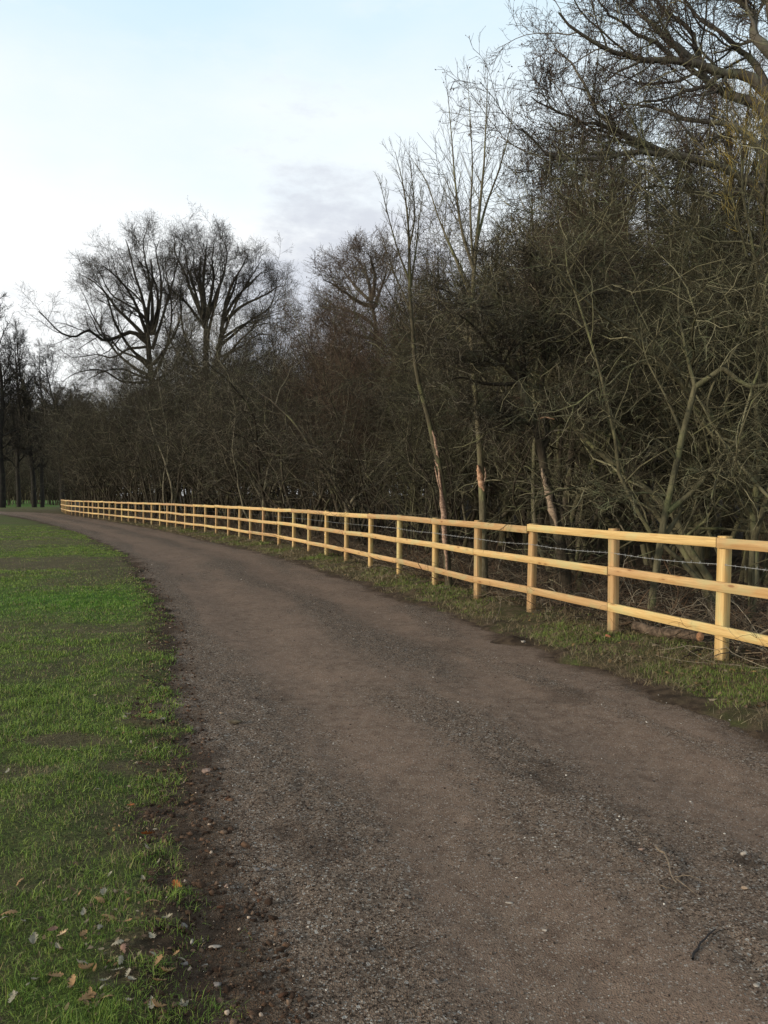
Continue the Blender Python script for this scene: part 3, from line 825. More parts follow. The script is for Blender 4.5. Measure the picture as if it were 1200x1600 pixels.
for q, (px, py, kd, sz, lab) in enumerate(LPOS):
    gp = on_ground(px, py)
    o = obj('oak_leaf', LMESH[kd, q % 3])
    upright = kd in ('orange', 'pink') and q in (0, 4)
    o.location = (gp[0], gp[1], gz(*gp) + (0.034 if upright else 0.020))
    o.rotation_euler = (random.uniform(-.5, .5) + (0.8 if upright else 0), random.uniform(-.4, .4), random.uniform(0, 6.28))
    sz *= 0.62 if kd == 'pale' else 0.72
    o.scale = (sz, sz, sz)
    tag(o, lab or 'pale grey dried oak leaf lying in the lawn grass', 'leaf', 'fallen oak leaves on the lawn')

# ------------------------------------------------------------------ larger single stones, sticks, clods
def lump(name, seed, s, mat, label, cat, px, py, rz=0, group=None, sink=0.25, sub=2):
    import bmesh
    bm = bmesh.new(); bmesh.ops.create_icosphere(bm, subdivisions=sub, radius=1)
    V = np.array([v.co[:] for v in bm.verts])
    F = np.array([[v.index for v in f.verts] for f in bm.faces]); bm.free()
    d = 0.25 + 1.3 * fbm(V[:, 0] + V[:, 2] * .7 + seed * 3.7, V[:, 1] - V[:, 2] * .6 + seed, 1.5, 3)
    gl = np.random.default_rng(seed)
    for _k in range(7):                                   # knapped flat faces
        nv = gl.normal(size=3); nv /= np.linalg.norm(nv)
        over = np.maximum(V @ nv - gl.uniform(.45, .75), 0)
        V = V - over[:, None] * nv
    V = V * d[:, None] * np.array(s) * 0.8
    c, s_ = math.cos(rz), math.sin(rz)
    V = V @ np.array([[c, s_, 0], [-s_, c, 0], [0, 0, 1]])
    gp = on_ground(px, py)
    zz = float(surf_z(np.array([gp[0]]), np.array([gp[1]]))[0][0])
    o = obj(name, mesh_np(name, V, None, F, smooth=False), mat, loc=(gp[0], gp[1], zz + s[2] * (1 - sink) * .45))
    return tag(o, label, cat, group)
M_WHITE = simple('white_stone', (0.34, 0.295, 0.245), 0.85, 0.25, 60, bump=0.003)
M_GREY = simple('grey_stone', (0.16, 0.145, 0.135), 0.9, 0.3, 60, bump=0.004)
M_TANS = simple('tan_stone', (0.30, 0.22, 0.155), 0.9, 0.3, 60, bump=0.004)
M_PINK = simple('pink_stone', (0.26, 0.18, 0.14), 0.9, 0.25, 60, bump=0.004)
ST = [
    (321, 1506, (.020, .014, .011), M_WHITE, 'white flint pebble in the soil edge, lowest of three white ones', .3),
    (336, 1484, (.026, .013, .011), M_WHITE, 'long cream flint stone lying at the stony left edge', 0),
    (299, 1477, (.010, .016, .011), M_WHITE, 'upright white flint at the lawn side of the stony edge', 0),
    (343, 1386, (.012, .009, .008), M_WHITE, 'small round white pebble by the dark gravel edge', 0),
    (353, 1388, (.011, .012, .010), M_PINK, 'small pinkish pebble beside a round white pebble', 0),
    (400, 1362, (.022, .016, .012), M_GREY, 'flat grey stone in dark gravel, left of a matching pair', 0),
    (422, 1360, (.026, .016, .012), M_GREY, 'flat grey stone in dark gravel, right of a matching pair', 0),
    (287, 1459, (.022, .017, .014), M_GREY, 'dull brown-grey stone at the lawn edge near white flints', 0),
    (288, 1512, (.016, .013, .012), M_GREY, 'bluish grey stone in the grass edge below white flints', 0),
    (340, 1542, (.022, .015, .012), M_GREY, 'rounded grey stone among rubble at the bottom left edge', 0),
    (429, 1478, (.007, .007, .007), M_TANS, 'tiny orange pebble in dark gravel', 0),
    (347, 1116, (.030, .022, .017), M_TANS, 'pale tan stone above a clod at the left track edge', 0),
    (323, 1209, (.036, .028, .022), M_PINK, 'pinkish brown stone at the left edge of the track', 0),
    (255, 1130, (.034, .022, .018), M_WHITE, 'cream stone on the reddish mound at lawn edge', .5),
    (466, 1410, (.019, .010, .006), M_WHITE, 'flat white wedge of stone on the open track', .2),
    (797, 1406, (.030, .009, .006), M_WHITE, 'long cream chip lying alone mid track', -.2),
    (614, 1423, (.018, .008, .006), M_WHITE, 'small white chip lying left of the long cream chip', 0),
    (1003, 1331, (.020, .015, .012), M_PINK, 'pink stone beside the forked twig on the track', 0),
    (1161, 1335, (.024, .022, .018), M_WHITE, 'pale stone in a dark hollow at the right of track', 0),
    (1165, 1391, (.019, .017, .012), M_TANS, 'tan stone near the right border of the track', 0),
    (852, 1449, (.014, .009, .007), M_WHITE, 'tiny white pebble below the long cream chip', 0),
    (680, 1536, (.018, .014, .011), M_GREY, 'round brown-grey stone set in the near track', 0),
    (1182, 1543, (.016, .013, .008), M_WHITE, 'white chip in the near right corner of track', 0),
    (818, 1005, (.040, .026, .022), M_WHITE, 'white stone at the grass edge below the fourth bay', 0),
]
for q, (px, py, s, m, lab, rz) in enumerate(ST):
    lump('stone', q + 2, s, m, lab, 'stone', px, py, rz, 'single stones on the track')
lump('clod', 5, (.105, .035, .028), M_CLOD, 'dark lump of wet wood-like clod lying near the left of track', 'clod', 366, 1131, -.35)
lump('brick_fragment', 8, (.055, .04, .03), M_BRICK, 'small terracotta fragment at foot of the second near post', 'fragment', 951, 1003)
lump('plastic_scrap', 9, (.04, .022, .022), M_BLUE, 'small bright blue plastic scrap at foot of a fence post', 'scrap', 826, 962)

def stick(name, label, pts, r, mat, sub=(), cat='stick'):
    parts = []
    for q, (pp, rr) in enumerate([(pts, r)] + list(sub)):
        W = []
        for (px, py, dz) in pp:
            gp = on_ground(px, py); zz = float(surf_z(np.array([gp[0]]), np.array([gp[1]]))[0][0]); W.append((gp[0], gp[1], zz + dz))
        C = resample(W, 12); C = C + np.random.default_rng(q + 3).normal(0, rr * .35, C.shape)
        parts.append(tubes(C[None], (rr * np.linspace(1, .45, 12))[None], 7))
    V, Qq, A = join(parts)
    o0 = V.mean(0)
    return tag(obj(name, mesh_np(name, V - o0, Qq, attrs={'tint': A}), mat, loc=o0), label, cat)
stick('twig', 'forked dry brown twig lying on the right of the track', [(1024, 1331, .012), (1041, 1352, .02), (1048, 1376, .012), (1058, 1390, .010)], .0055, M_STICK,
      [([(1054, 1380, .01), (1075, 1384, .03), (1105, 1387, .012)], .0028), ([(1055, 1382, .012), (1070, 1395, .02), (1090, 1404, .006)], .003), ([(1058, 1388, .008), (1046, 1398, .012), (1030, 1392, .008)], .0035)])
stick('twig', 'straight dark twig half sunk in the near right gravel', [(1080, 1503, .004), (1095, 1482, .008), (1118, 1460, .004)], .005, M_STICKD)
stick('twig', 'pale thin upright twig leaning in the verge grass', [(770, 980, .02), (782, 965, .12), (776, 952, .2)], .006, M_STICK)
stick('twig', 'pale curved stick standing by foot of second near post', [(1000, 1000, .03), (985, 985, .12), (978, 985, .3)], .008, M_STICK)

# ------------------------------------------------------------------ fence: posts, rails, barbed wire
fence = thing('wooden_fence', 'long new yellow pine post and three rail fence beside the track', 'fence', (FENCE[2][0], FENCE[2][1], 0))
F0 = np.array((FENCE[2][0], FENCE[2][1], 0))
NP = len(FENCE)
ftan = np.gradient(FENCE, axis=0); ftan /= np.linalg.norm(ftan, axis=1, keepdims=True)
fnorm = np.stack([-ftan[:, 1], ftan[:, 0]], 1)          # towards the track
def prism(axis_pts, U, W, hu, hw, ch, grain0):
    """chamfered rectangular bar along axis_pts; U, W per-point section directions"""
    sec = np.array([(-hu + ch, -hw), (hu - ch, -hw), (hu, -hw + ch), (hu, hw - ch), (hu - ch, hw), (-hu + ch, hw), (-hu, hw - ch), (-hu, -hw + ch)])
    K = len(axis_pts); V, G = [], []
    L = np.concatenate([[0], np.cumsum(np.linalg.norm(np.diff(axis_pts, axis=0), axis=1))])
    for k in range(K):
        for a, c in sec:
            V.append(axis_pts[k] + U[k] * a + W[k] * c); G.append((L[k] + grain0, a + grain0 * .37, c + grain0 * .71))
    Qd = [(k * 8 + s, k * 8 + (s + 1) % 8, (k + 1) * 8 + (s + 1) % 8, (k + 1) * 8 + s) for k in range(K - 1) for s in range(8)]
    n = len(V)
    for k in (0, K - 1):
        for s in range(8): V.append(V[k * 8 + s]); G.append(G[k * 8 + s])
    e0 = list(range(n, n + 8)); e1 = list(range(n + 8, n + 16))
    Qd += [(e0[3], e0[2], e0[1], e0[0]), (e0[7], e0[4], e0[3], e0[0]), (e0[7], e0[6], e0[5], e0[4]), (e1[0], e1[1], e1[2], e1[3]), (e1[0], e1[3], e1[4], e1[7]), (e1[4], e1[5], e1[6], e1[7])]
    return np.array(V), np.array(Qd), np.array(G)
gr = np.random.default_rng(5)
PZ = ground_z(FENCE[:, 0], FENCE[:, 1])
PB = float(np.mean(PZ[2:10]))
for i in range(NP):
    t3, n3 = np.array((*ftan[i], 0)), np.array((*fnorm[i], 0))
    lean = -t3 * gr.normal(0.030, 0.010) + n3 * gr.normal(0, 0.006)
    top = 1.235 + gr.uniform(0.004, 0.022)
    p0 = np.array((*FENCE[i], -0.3)); 
    axp = np.array([p0 + (np.array((0, 0, 1)) + lean) * h for h in (0, .3, .75, 1.2, 0.3 + top)])
    axp[:, :2] -= (lean * 0.6)[:2]
    hu = 0.052; hw_ = 0.040
    V, Qd, G = prism(axp, np.repeat(t3[None], 5, 0), np.repeat(n3[None], 5, 0), hu, hw_, 0.0022, gr.uniform(0, 60))
    me = mesh_np('post', V - F0, Qd, smooth=False, attrs={'grain': G})
    obj('post', me, M_WOOD, fence)
RAILH = (1.187, 0.777, 0.368)
jog = gr.normal(0, 0.006, (3, NP))
for r, hh in enumerate(RAILH):
    start = (0, 1, 1)[r]
    cuts = [0] + list(range(start + 0 if start else 2, NP - 1, 2)) + [NP - 1]
    cuts = sorted(set(cuts))
    for a, c in zip(cuts[:-1], cuts[1:]):
        idx = np.arange(a, c + 1)
        P3 = np.array([(*(FENCE[j] + fnorm[j] * (0.040 + 0.019 + 0.001)), hh + 0.0 + jog[r, j]) for j in idx])
        d0 = P3[1] - P3[0]; d0 /= np.linalg.norm(d0); d1 = P3[-1] - P3[-2]; d1 /= np.linalg.norm(d1)
        P3[0] += d0 * (0.005 if a else -0.1); P3[-1] -= d1 * (0.005 if c < NP - 1 else -0.1)
        P3[0, 2] += gr.normal(0, .009); P3[-1, 2] += gr.normal(0, .009); P3[:, :2] += gr.normal(0, .002, (len(P3), 1))
        fine = resample(P3, 4 * (len(P3) - 1) + 1)
        fine[:, 2] -= 0.006 * np.sin(np.linspace(0, math.pi, len(fine))) * gr.uniform(-.3, 1)
        tt = np.gradient(fine, axis=0); tt /= np.linalg.norm(tt, axis=1, keepdims=True)
        Wn = np.stack([-tt[:, 1], tt[:, 0], 0 * tt[:, 0]], 1); Wn /= np.linalg.norm(Wn, axis=1, keepdims=True)
        V, Qd, G = prism(fine, np.cross(Wn, tt), Wn, 0.0465, 0.019, 0.0018, gr.uniform(0, 60))
        obj('rail', mesh_np('rail', V - F0, Qd, smooth=False, attrs={'grain': G}), M_WOOD, fence)

wire = thing('barbed_wire', 'single strand of galvanised barbed wire stapled between the upper fence rails', 'wire', tuple(F0 + (0, 0, 1.0)))
WO = F0 + np.array((0, 0, 1.0))
WP = np.array([(*(FENCE[j] + fnorm[j] * (0.040 + 0.004)), 0.985 + gr.normal(0, 0.006)) for j in range(NP)])
seg = []
for j in range(NP - 1):
    t = np.linspace(0, 1, 9)[:-1]
    L = WP[j] + (WP[j + 1] - WP[j]) * t[:, None]; L[:, 2] -= 0.02 * np.sin(t * math.pi) * gr.uniform(.2, 1); seg.append(L)
line = np.vstack(seg + [WP[-1:]])
cum = np.concatenate([[0], np.cumsum(np.linalg.norm(np.diff(line, axis=0), axis=1))])
def on_line(s): return np.stack([np.interp(s, cum, line[:, k]) for k in range(3)], -1)
sden = np.concatenate([np.arange(0, 22, 0.012), np.arange(22, cum[-1], 0.3)])
base_l = on_line(sden)
tw = np.where(sden < 22, 1, 0)
strands = []
for ph in (0, math.pi):
    off = np.stack([np.zeros_like(sden), np.cos(sden * 110 + ph) * .0022 * tw, np.sin(sden * 110 + ph) * .0022 * tw], 1)
    strands.append(tubes((base_l + off - WO)[None], np.full((1, len(sden)), 0.0011), 5))
V, Qd, A = join(strands)
obj('strand', mesh_np('strand', V, Qd), M_WIRE, wire)
bp = []
for q in range(2):
    t = np.linspace(0, 1, 14); an = t * 4 * math.pi + q * 1.6
    C = np.stack([(t - .5) * .012 + q * .004, np.cos(an) * .0045, np.sin(an) * .0045], 1)
    tipdir = np.array((.002, math.cos(an[0]), math.sin(an[0]))) * .017
    C = np.vstack([C[0] + tipdir, C, C[-1] + np.array((.002, math.cos(an[-1] + 1.9), math.sin(an[-1] + 1.9))) * .017])
    bp.append(tubes(C[None], np.full((1, len(C)), .0011), 4))
V, Qd, A = join(bp)
barb = None
for q in range(95):
    s = 1.95 + q * 0.115 + gr.normal(0, .006)
    p_ = on_line(np.array([s]))[0]; d = on_line(np.array([s + .05]))[0] - p_
    if barb is None: barb = o = obj('barb', mesh_np('barb', V, Qd), M_WIRE, wire)
    else:
        o = barb.copy(); COL.objects.link(o); o.parent = wire
    o.location = p_ - WO
    o.rotation_euler = (gr.uniform(0, 6.28), 0, math.atan2(d[1], d[0]))

# ------------------------------------------------------------------ woodland
def build_tree(name, label, cat, loc, trunk_parts, crown_parts, m_trunk, m_crown, group=None, rough=0.0, trunk_name='trunk', crown_name='crown'):
    t = thing(name, label, cat, loc, 0, group)
    V, Qd, A = join(trunk_parts)
    if rough: V = bark_rough(V, rough)
    obj(trunk_name, mesh_np(trunk_name, V, Qd, attrs={'tint': A}), m_trunk, t)
    if crown_parts:
        V, Qd, A = join(crown_parts)
        obj(crown_name, mesh_np(crown_name, V, Qd, attrs={'tint': A}), m_crown, t)
    return t

def thicket(seed, h=8.0, n=6, lean=.30, r=.06, gn=.16, nb=(10, 8, 5), tl=(.30, .55), twig=.55, tr=.0038, up=0.02, mats=(None, None), label='', name='thorn_tree', cat='tree', droop=0.0, angs=(55, 50, 45)):
    g = np.random.default_rng(seed)
    P0, R0, t0 = stems(g, n, h, .22, lean, r, 14, gn, .10)
    P1, R1, t1 = sprout(g, P0, R0, nb[0], (.16, 1), (angs[0], 14), tl, .45, .55, .006, 8, .26, up, .35)
    P2, R2, t2 = sprout(g, P1, R1, nb[1], (.15, 1), (angs[1], 15), (.35, .65), .4, .6, .0045, 6, .30, up * .6 - droop, .45)
    P3, R3, t3 = sprout(g, P2, R2, nb[2], (.1, 1), (angs[2], 18), (.7, 1.3), .3, .7, tr, 4, .30, up * .3 - droop, .6, absl=twig)
    return build_tree(name, label, cat, (0, 0, 0), [tubes(P0, R0, 7, t0), tubes(P1, R1, 5, t1)], [tubes(P2, R2, 4, t2), tubes(P3, R3, 3, t3)], mats[0], mats[1], rough=.02)

TH = (M_THORN, M_THORN_TWIG); OL = (M_OLIVE, M_OLIVE_TWIG); RU = (M_THORN, M_RED_TWIG)
GT = 'bare thicket trees behind the wooden fence'
L_TH = 'leafless grey-brown thorn tree with tangled twigs in thicket behind the fence'
L_OL = 'leafless olive-green multi-stemmed tree in the thicket behind the fence'
L_RU = 'leafless russet-twigged bushy tree standing within the thicket behind the fence'
protos = {
    'a': thicket(101, 7.6, 6, .34, .060, .18, mats=TH, label=L_TH),
    'b': thicket(102, 8.2, 7, .22, .052, .15, mats=TH, label=L_TH),
    'c': thicket(103, 7.0, 5, .45, .070, .20, mats=TH, label=L_TH, droop=.05),
    'd': thicket(104, 7.8, 8, .20, .045, .12, (10, 8, 7), mats=OL, label=L_OL, up=.06),
    'e': thicket(105, 7.2, 6, .38, .060, .17, (10, 8, 7), mats=OL, label=L_OL),
    'g': thicket(107, 8.0, 3, .16, .075, .11, (9, 6, 4), mats=OL, label=L_OL, up=.05, tl=(.22, .42)),
    'h': thicket(108, 8.0, 4, .20, .080, .13, (9, 6, 4), mats=TH, label='leafless thorn tree with thick crooked stems and sparse twigs behind the fence', tl=(.25, .45)),
    'f': thicket(106, 7.6, 9, .24, .035, .10, (12, 9, 7), (.35, .6), mats=RU, label=L_RU, up=.09, tr=.0034, angs=(38, 32, 30), name='russet_tree'),
}
PH = {}
for k_, r_ in protos.items():
    zz = np.concatenate([np.array([v.co.z for v in c_.data.vertices][::7]) for c_ in r_.children])
    PH[k_] = float(np.max(zz) if k_ in 'gh' else max(np.percentile(zz, 94), .86 * np.max(zz)))
used = set()
def plant(k, x, y, h, rz=None, label=None):
    """h scales the 8 m prototype"""
    root = protos[k]
    z = gz(x, y) - 0.02
    s = h / PH[k]
    w = min(s, 1.2)
    sc = (w * random.uniform(.92, 1.1), w * random.uniform(.92, 1.1), s)
    rz = random.uniform(0, 6.28) if rz is None else rz
    if k not in used:
        used.add(k); root.location = (x, y, z); root.rotation_euler = (0, 0, rz); root.scale = sc
        o = root
    else:
        o = dup(root, (x, y, z), rz, sc)
    if label: o['label'] = label
    o['group'] = GT
    return o

FARC = np.concatenate([[0], np.cumsum(np.sqrt(FL2))])
fpt = np.vstack([FA, FB[-1:]])
def behind(s, off):
    """point OFF metres behind the fence, S metres along it from the near end"""
    p_ = np.array([np.interp(s, FARC, fpt[:, k]) for k in (0, 1)])
    q_ = np.array([np.interp(s + .5, FARC, fpt[:, k]) for k in (0, 1)])
    d = (q_ - p_) / (np.linalg.norm(q_ - p_) + 1e-9)
    return p_ + np.array((d[1], -d[0])) * off
S0 = float(FARC[np.argmin(np.hypot(fpt[:, 0] - FENCE[2][0], fpt[:, 1] - FENCE[2][1]))])
# wanted skyline of the thicket in the photograph: bearing -> height of the tops, as surveyed
SKX = [60, 100, 150, 200, 300, 400, 450, 480, 520, 560, 620, 700, 760, 830, 880, 950, 1000, 1250]
SKY = [585, 590, 570, 545, 540, 545, 555, 528, 490, 462, 432, 410, 392, 355, 325, 285, 245, 130]
def max_h(x, y):
    px = 600 + FPX * x / y
    return EYE + (774 - np.interp(px, SKX, SKY)) / FPX * y
rs = np.random.default_rng(77)
PLANTED = []
rows = ((2.6, 2.6), (5.0, 2.8), (7.6, 3.1), (10.5, 3.5), (14.0, 4.0), (18.5, 5.0), (23.5, 3.4), (29.0, 3.6), (37.0, 4.0), (48.0, 5.0))
for ri, (off, step) in enumerate(rows):
    s = S0 - 4.0 + rs.uniform(0, 2)
    while s < S0 + 88:
        o_ = off + rs.uniform(-.7, .7)
        x, y = behind(s, o_)
        far = y > 30
        if (far and ri == 5 and 600 + FPX * x / y < 430) or (ri >= 6 and (y > 115 or x / y < -.08)): s += step; continue
        px = 600 + FPX * x / y
        mh = max_h(x, y) * np.interp(px, [405, 470, 520, 640, 680], [1.26, 1.0, 1.05, 1.05, 1.0])
        lim = (0.80, .92, 1.0, 1.0, 1.0, 1.0, 1., 1., 1., 1.)[ri]
        h = min(mh * rs.uniform(.84, 1.06) * lim, (8.0, 9.4, 10.2, 11, 12, 13, 6, 6.5, 8, 10)[ri] * (1.0 if y < 33 else 1.3))
        h = min(h, mh * 1.04)
        right = px > 820
        k = rs.choice(['a', 'b', 'c', 'b'] if px < 520 else (['a', 'b', 'c', 'd', 'f', 'h', 'g'] if not right else ['d', 'e', 'g', 'g', 'h', 'e', 'a', 'f']))
        if 540 < px < 660 and ri == 2: k = 'f'
        if far and ri == 4 and px < 430: h = min(h, 5.5)
        if ri >= 6 or (far and ri == 4 and px < 430): k = ('c', 'e', 'a')[len(PLANTED) % 3]
        PLANTED.append(k)
        if px < 1420: plant(k, x, y, h)
        s += step * rs.uniform(.8, 1.2) * (1.0 if y < 40 else 1.25)

# ---- guided trees
def limb(pts, d, r0, r1=None, K=18, dd=0.0, g=None):
    """pts: photo survey points of a limb; d distance; dd how far the tip bends away or near"""
    n = len(pts)
    W = np.array([at(px, py, d + dd * (q / max(n - 1, 1)) ** 1.3) for q, (px, py) in enumerate(pts)])
    C = resample(W, K)
    R = r0 + ((r1 if r1 is not None else r0 * .25) - r0) * np.linspace(0, 1, K) ** .8
    return C, R
def guided(name, label, loc, main, limbs, levels, mats, seed, group=None, cat='tree', rough=.03, wob=.0, tufts=None):
    """main: trunk polylines; limbs: guided limbs that sprout; levels: sprout settings"""
    g = np.random.default_rng(seed)
    loc = np.array(loc, float)
    tp, cp = [], []
    for C, R in main: tp.append(tubes((C - loc)[None], R[None], 12, np.full(1, .35)))
    P = np.stack([c for c, r in limbs]) - loc; R = np.stack([r for c, r in limbs])
    if wob:
        w = g.normal(0, wob, P.shape); w[:, 0] = 0; w = np.cumsum(w, 1) * .5; P = P + w
    tp.append(tubes(P, R, 8, g.random(len(P))))
    for q, kw in enumerate(levels):
        P, R, t = sprout(g, P, R, **kw)
        (tp if q == 0 else cp).append(tubes(P, R, 5 if q == 0 else (4 if q == 1 else 3), t))
    tree = build_tree(name, label, cat, tuple(loc), tp, cp, mats[0], mats[1], group, rough)
    if tufts:
        size, share = tufts
        k = g.random(len(P)) < share
        tips = P[k, -1]; n = len(tips)
        Lf = np.array([(-.5, 0, 0), (0, .3, .05), (.5, 0, .1), (0, -.3, .05)])
        V = np.einsum('nij,kj->nki', euler_mats(g, n), Lf) * (size * g.uniform(.5, 1.2, n))[:, None, None] + tips[:, None]
        o = (np.arange(n) * 4)[:, None]
        obj('withered_leaves', mesh_np('withered_leaves', V.reshape(-1, 3), np.concatenate([o, o + 1, o + 2, o + 3], 1)), M_OAKLEAF, tree)
    return tree

OAK_LV = lambda tr, tw, n=(9, 8, 7), k=1.0: [
    dict(n=n[0], t=(.20, 1), ang=(42, 13), lr=(.30 * k, .60 * k), taper=.4, rr=.46, rmin=tr * 2.2, K=9, gnarl=.15, up=.05, end=.35),
    dict(n=n[1], t=(.15, 1), ang=(45, 15), lr=(.35, .65), taper=.35, rr=.55, rmin=tr * 1.4, K=7, gnarl=.18, up=.04, end=.45),
    dict(n=n[2], t=(.12, 1), ang=(45, 18), lr=(.5, 1.1), taper=.3, rr=.6, rmin=tr, K=5, gnarl=.18, up=.04, end=.6, absl=tw),
    dict(n=3, t=(.35, 1), ang=(40, 18), lr=(.2, .5), taper=.2, rr=.7, rmin=tr * .8, K=3, gnarl=.15, up=.02, end=.7, absl=tw)]
OAKM = (M_OAK, M_OAK_TWIG)
D = 62
b0 = at(240, 800, D); b0[2] = 0
main = [limb([(262, 806), (250, 690), (238, 600), (231, 530), (232, 480), (238, 440), (236, 405)], D, .55, .05, 30)]
OKR = 0.85
SHR = (1.0, 0, 0)
def L(pts, r0, dd=0):
    f_, cx_, cy_ = SHR
    return limb([(cx_ + (a - cx_) * f_, cy_ + (b_ - cy_) * f_) for a, b_ in pts], D, r0 * OKR, r0 * OKR * .16, dd=dd)
SHR = (.93, 240, 560)
limbs = [
    L([(231, 535), (205, 516), (180, 524), (155, 528), (133, 511), (110, 522), (85, 515), (65, 495), (48, 480)], .24, -3),
    L([(238, 545), (258, 480), (274, 420), (284, 375), (288, 358)], .18, 2), L([(234, 545), (222, 490), (170, 455), (150, 420), (138, 405)], .17, -2), L([(233, 590), (200, 570), (170, 540), (140, 490), (122, 450)], .17, 6), L([(238, 585), (215, 560), (185, 548), (160, 520), (135, 530), (108, 545)], .15, 2), L([(242, 600), (280, 570), (300, 530), (310, 480)], .15, 6), L([(240, 600), (190, 600), (150, 580), (110, 585), (85, 600)], .14, -3), L([(240, 590), (262, 540), (270, 480), (262, 430), (258, 390)], .17, -3), L([(234, 570), (205, 545), (175, 500), (160, 450), (135, 420)], .18, -6), L([(240, 570), (270, 530), (285, 490), (290, 450)], .16, -5), L([(231, 530), (205, 502), (180, 478), (165, 455), (140, 430), (122, 420)], .22, 2),
    L([(231, 525), (212, 480), (190, 440), (165, 415), (150, 405)], .20, -4),
    L([(233, 520), (222, 470), (208, 420), (196, 375), (190, 362)], .20, 4),
    L([(236, 515), (238, 460), (228, 410), (222, 365), (228, 346)], .20, 0),
    L([(240, 520), (252, 470), (255, 420), (248, 380), (252, 362)], .18, 5),
    L([(235, 540), (200, 545), (170, 560), (140, 555), (100, 560)], .15, 4),
    L([(250, 600), (215, 590), (190, 580), (160, 585), (130, 600)], .14, -4),
    L([(236, 520), (225, 470), (185, 430), (172, 400)], .16, 8),
    L([(236, 520), (250, 460), (240, 420), (212, 385)], .16, -8)]
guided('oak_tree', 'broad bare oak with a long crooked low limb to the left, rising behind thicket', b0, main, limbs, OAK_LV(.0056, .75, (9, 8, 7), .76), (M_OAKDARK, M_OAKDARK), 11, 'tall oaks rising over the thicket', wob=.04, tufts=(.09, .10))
SHR = (.92, 322, 560)
D = 60
b1 = at(322, 800, D); b1[2] = 0
main = [limb([(326, 806), (324, 690), (322, 590), (321, 500), (314, 450), (312, 420), (314, 400)], D, .6, .05, 30), limb([(324, 640), (335, 580), (345, 530), (350, 490), (366, 450), (372, 425)], D, .34, .05, 26, dd=2)]
limbs = [
    L([(321, 505), (304, 450), (290, 400), (284, 360)], .18, -3), L([(340, 545), (372, 470), (398, 420), (415, 392)], .18, 1), L([(330, 600), (380, 575), (420, 555), (450, 540)], .15, 5), L([(322, 610), (345, 585), (375, 590), (405, 580)], .13, -4), L([(324, 600), (300, 575), (285, 540), (262, 520)], .13, -2), L([(322, 590), (300, 560), (285, 520), (278, 470), (282, 430)], .16, -4), L([(330, 590), (370, 540), (400, 510), (430, 500)], .16, -6), L([(322, 560), (330, 500), (345, 440), (348, 400)], .17, -10), L([(326, 600), (290, 590), (270, 570), (255, 560)], .13, 5), L([(318, 580), (280, 560), (255, 520), (250, 480)], .15, 3), L([(345, 540), (390, 500), (430, 470), (445, 410)], .15, 7), L([(321, 500), (300, 452), (286, 412), (272, 380), (268, 362)], .22, 3),
    L([(321, 495), (318, 430), (322, 385), (326, 358)], .22, -2),
    L([(321, 500), (340, 450), (352, 412), (355, 380), (352, 360)], .20, 5),
    L([(350, 490), (362, 440), (380, 405), (392, 380)], .18, -3),
    L([(350, 495), (375, 455), (402, 425), (425, 405)], .18, 3),
    L([(350, 500), (385, 470), (420, 452), (440, 440), (456, 436)], .17, -4),
    L([(345, 530), (380, 505), (415, 495), (450, 482)], .15, 2),
    L([(340, 560), (380, 540), (410, 520), (440, 525)], .13, -5),
    L([(321, 510), (292, 470), (265, 445), (250, 420)], .17, -6),
    L([(321, 500), (310, 440), (300, 400), (300, 368)], .18, 8),
    L([(321, 500), (335, 430), (335, 400), (338, 366)], .18, -8)]
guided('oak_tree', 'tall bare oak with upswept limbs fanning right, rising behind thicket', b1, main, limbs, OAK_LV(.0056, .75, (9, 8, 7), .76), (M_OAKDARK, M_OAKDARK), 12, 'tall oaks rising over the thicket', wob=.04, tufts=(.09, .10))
OKR = 1.0; SHR = (.8, 585, 480)
D = 38
b2 = at(590, 790, D); b2[2] = 0
main = [limb([(590, 822), (592, 650), (588, 520), (580, 470), (575, 435), (568, 410)], D, .32, .03, 26)]
limbs = [L([(580, 465), (572, 430), (560, 405), (545, 385), (540, 376)], .11, 2), L([(582, 460), (585, 420), (578, 390), (570, 372)], .11, -2), L([(585, 480), (555, 470), (530, 455), (505, 440), (480, 430)], .12, -3),
         L([(585, 480), (600, 440), (610, 410), (615, 395)], .10, 2), L([(588, 520), (560, 500), (530, 490), (505, 480), (490, 468)], .11, 3), L([(580, 470), (550, 440), (535, 420), (520, 400)], .10, 3), L([(588, 540), (540, 530), (500, 520), (478, 500)], .10, -2)]
guided('oak_tree', 'smaller bare oak behind thicket with twisted limbs reaching left under grey cloud', b2, main, limbs, OAK_LV(.006, .7, (8, 7, 6)), OAKM, 13, 'tall oaks rising over the thicket', wob=.03, tufts=(.07, .22))
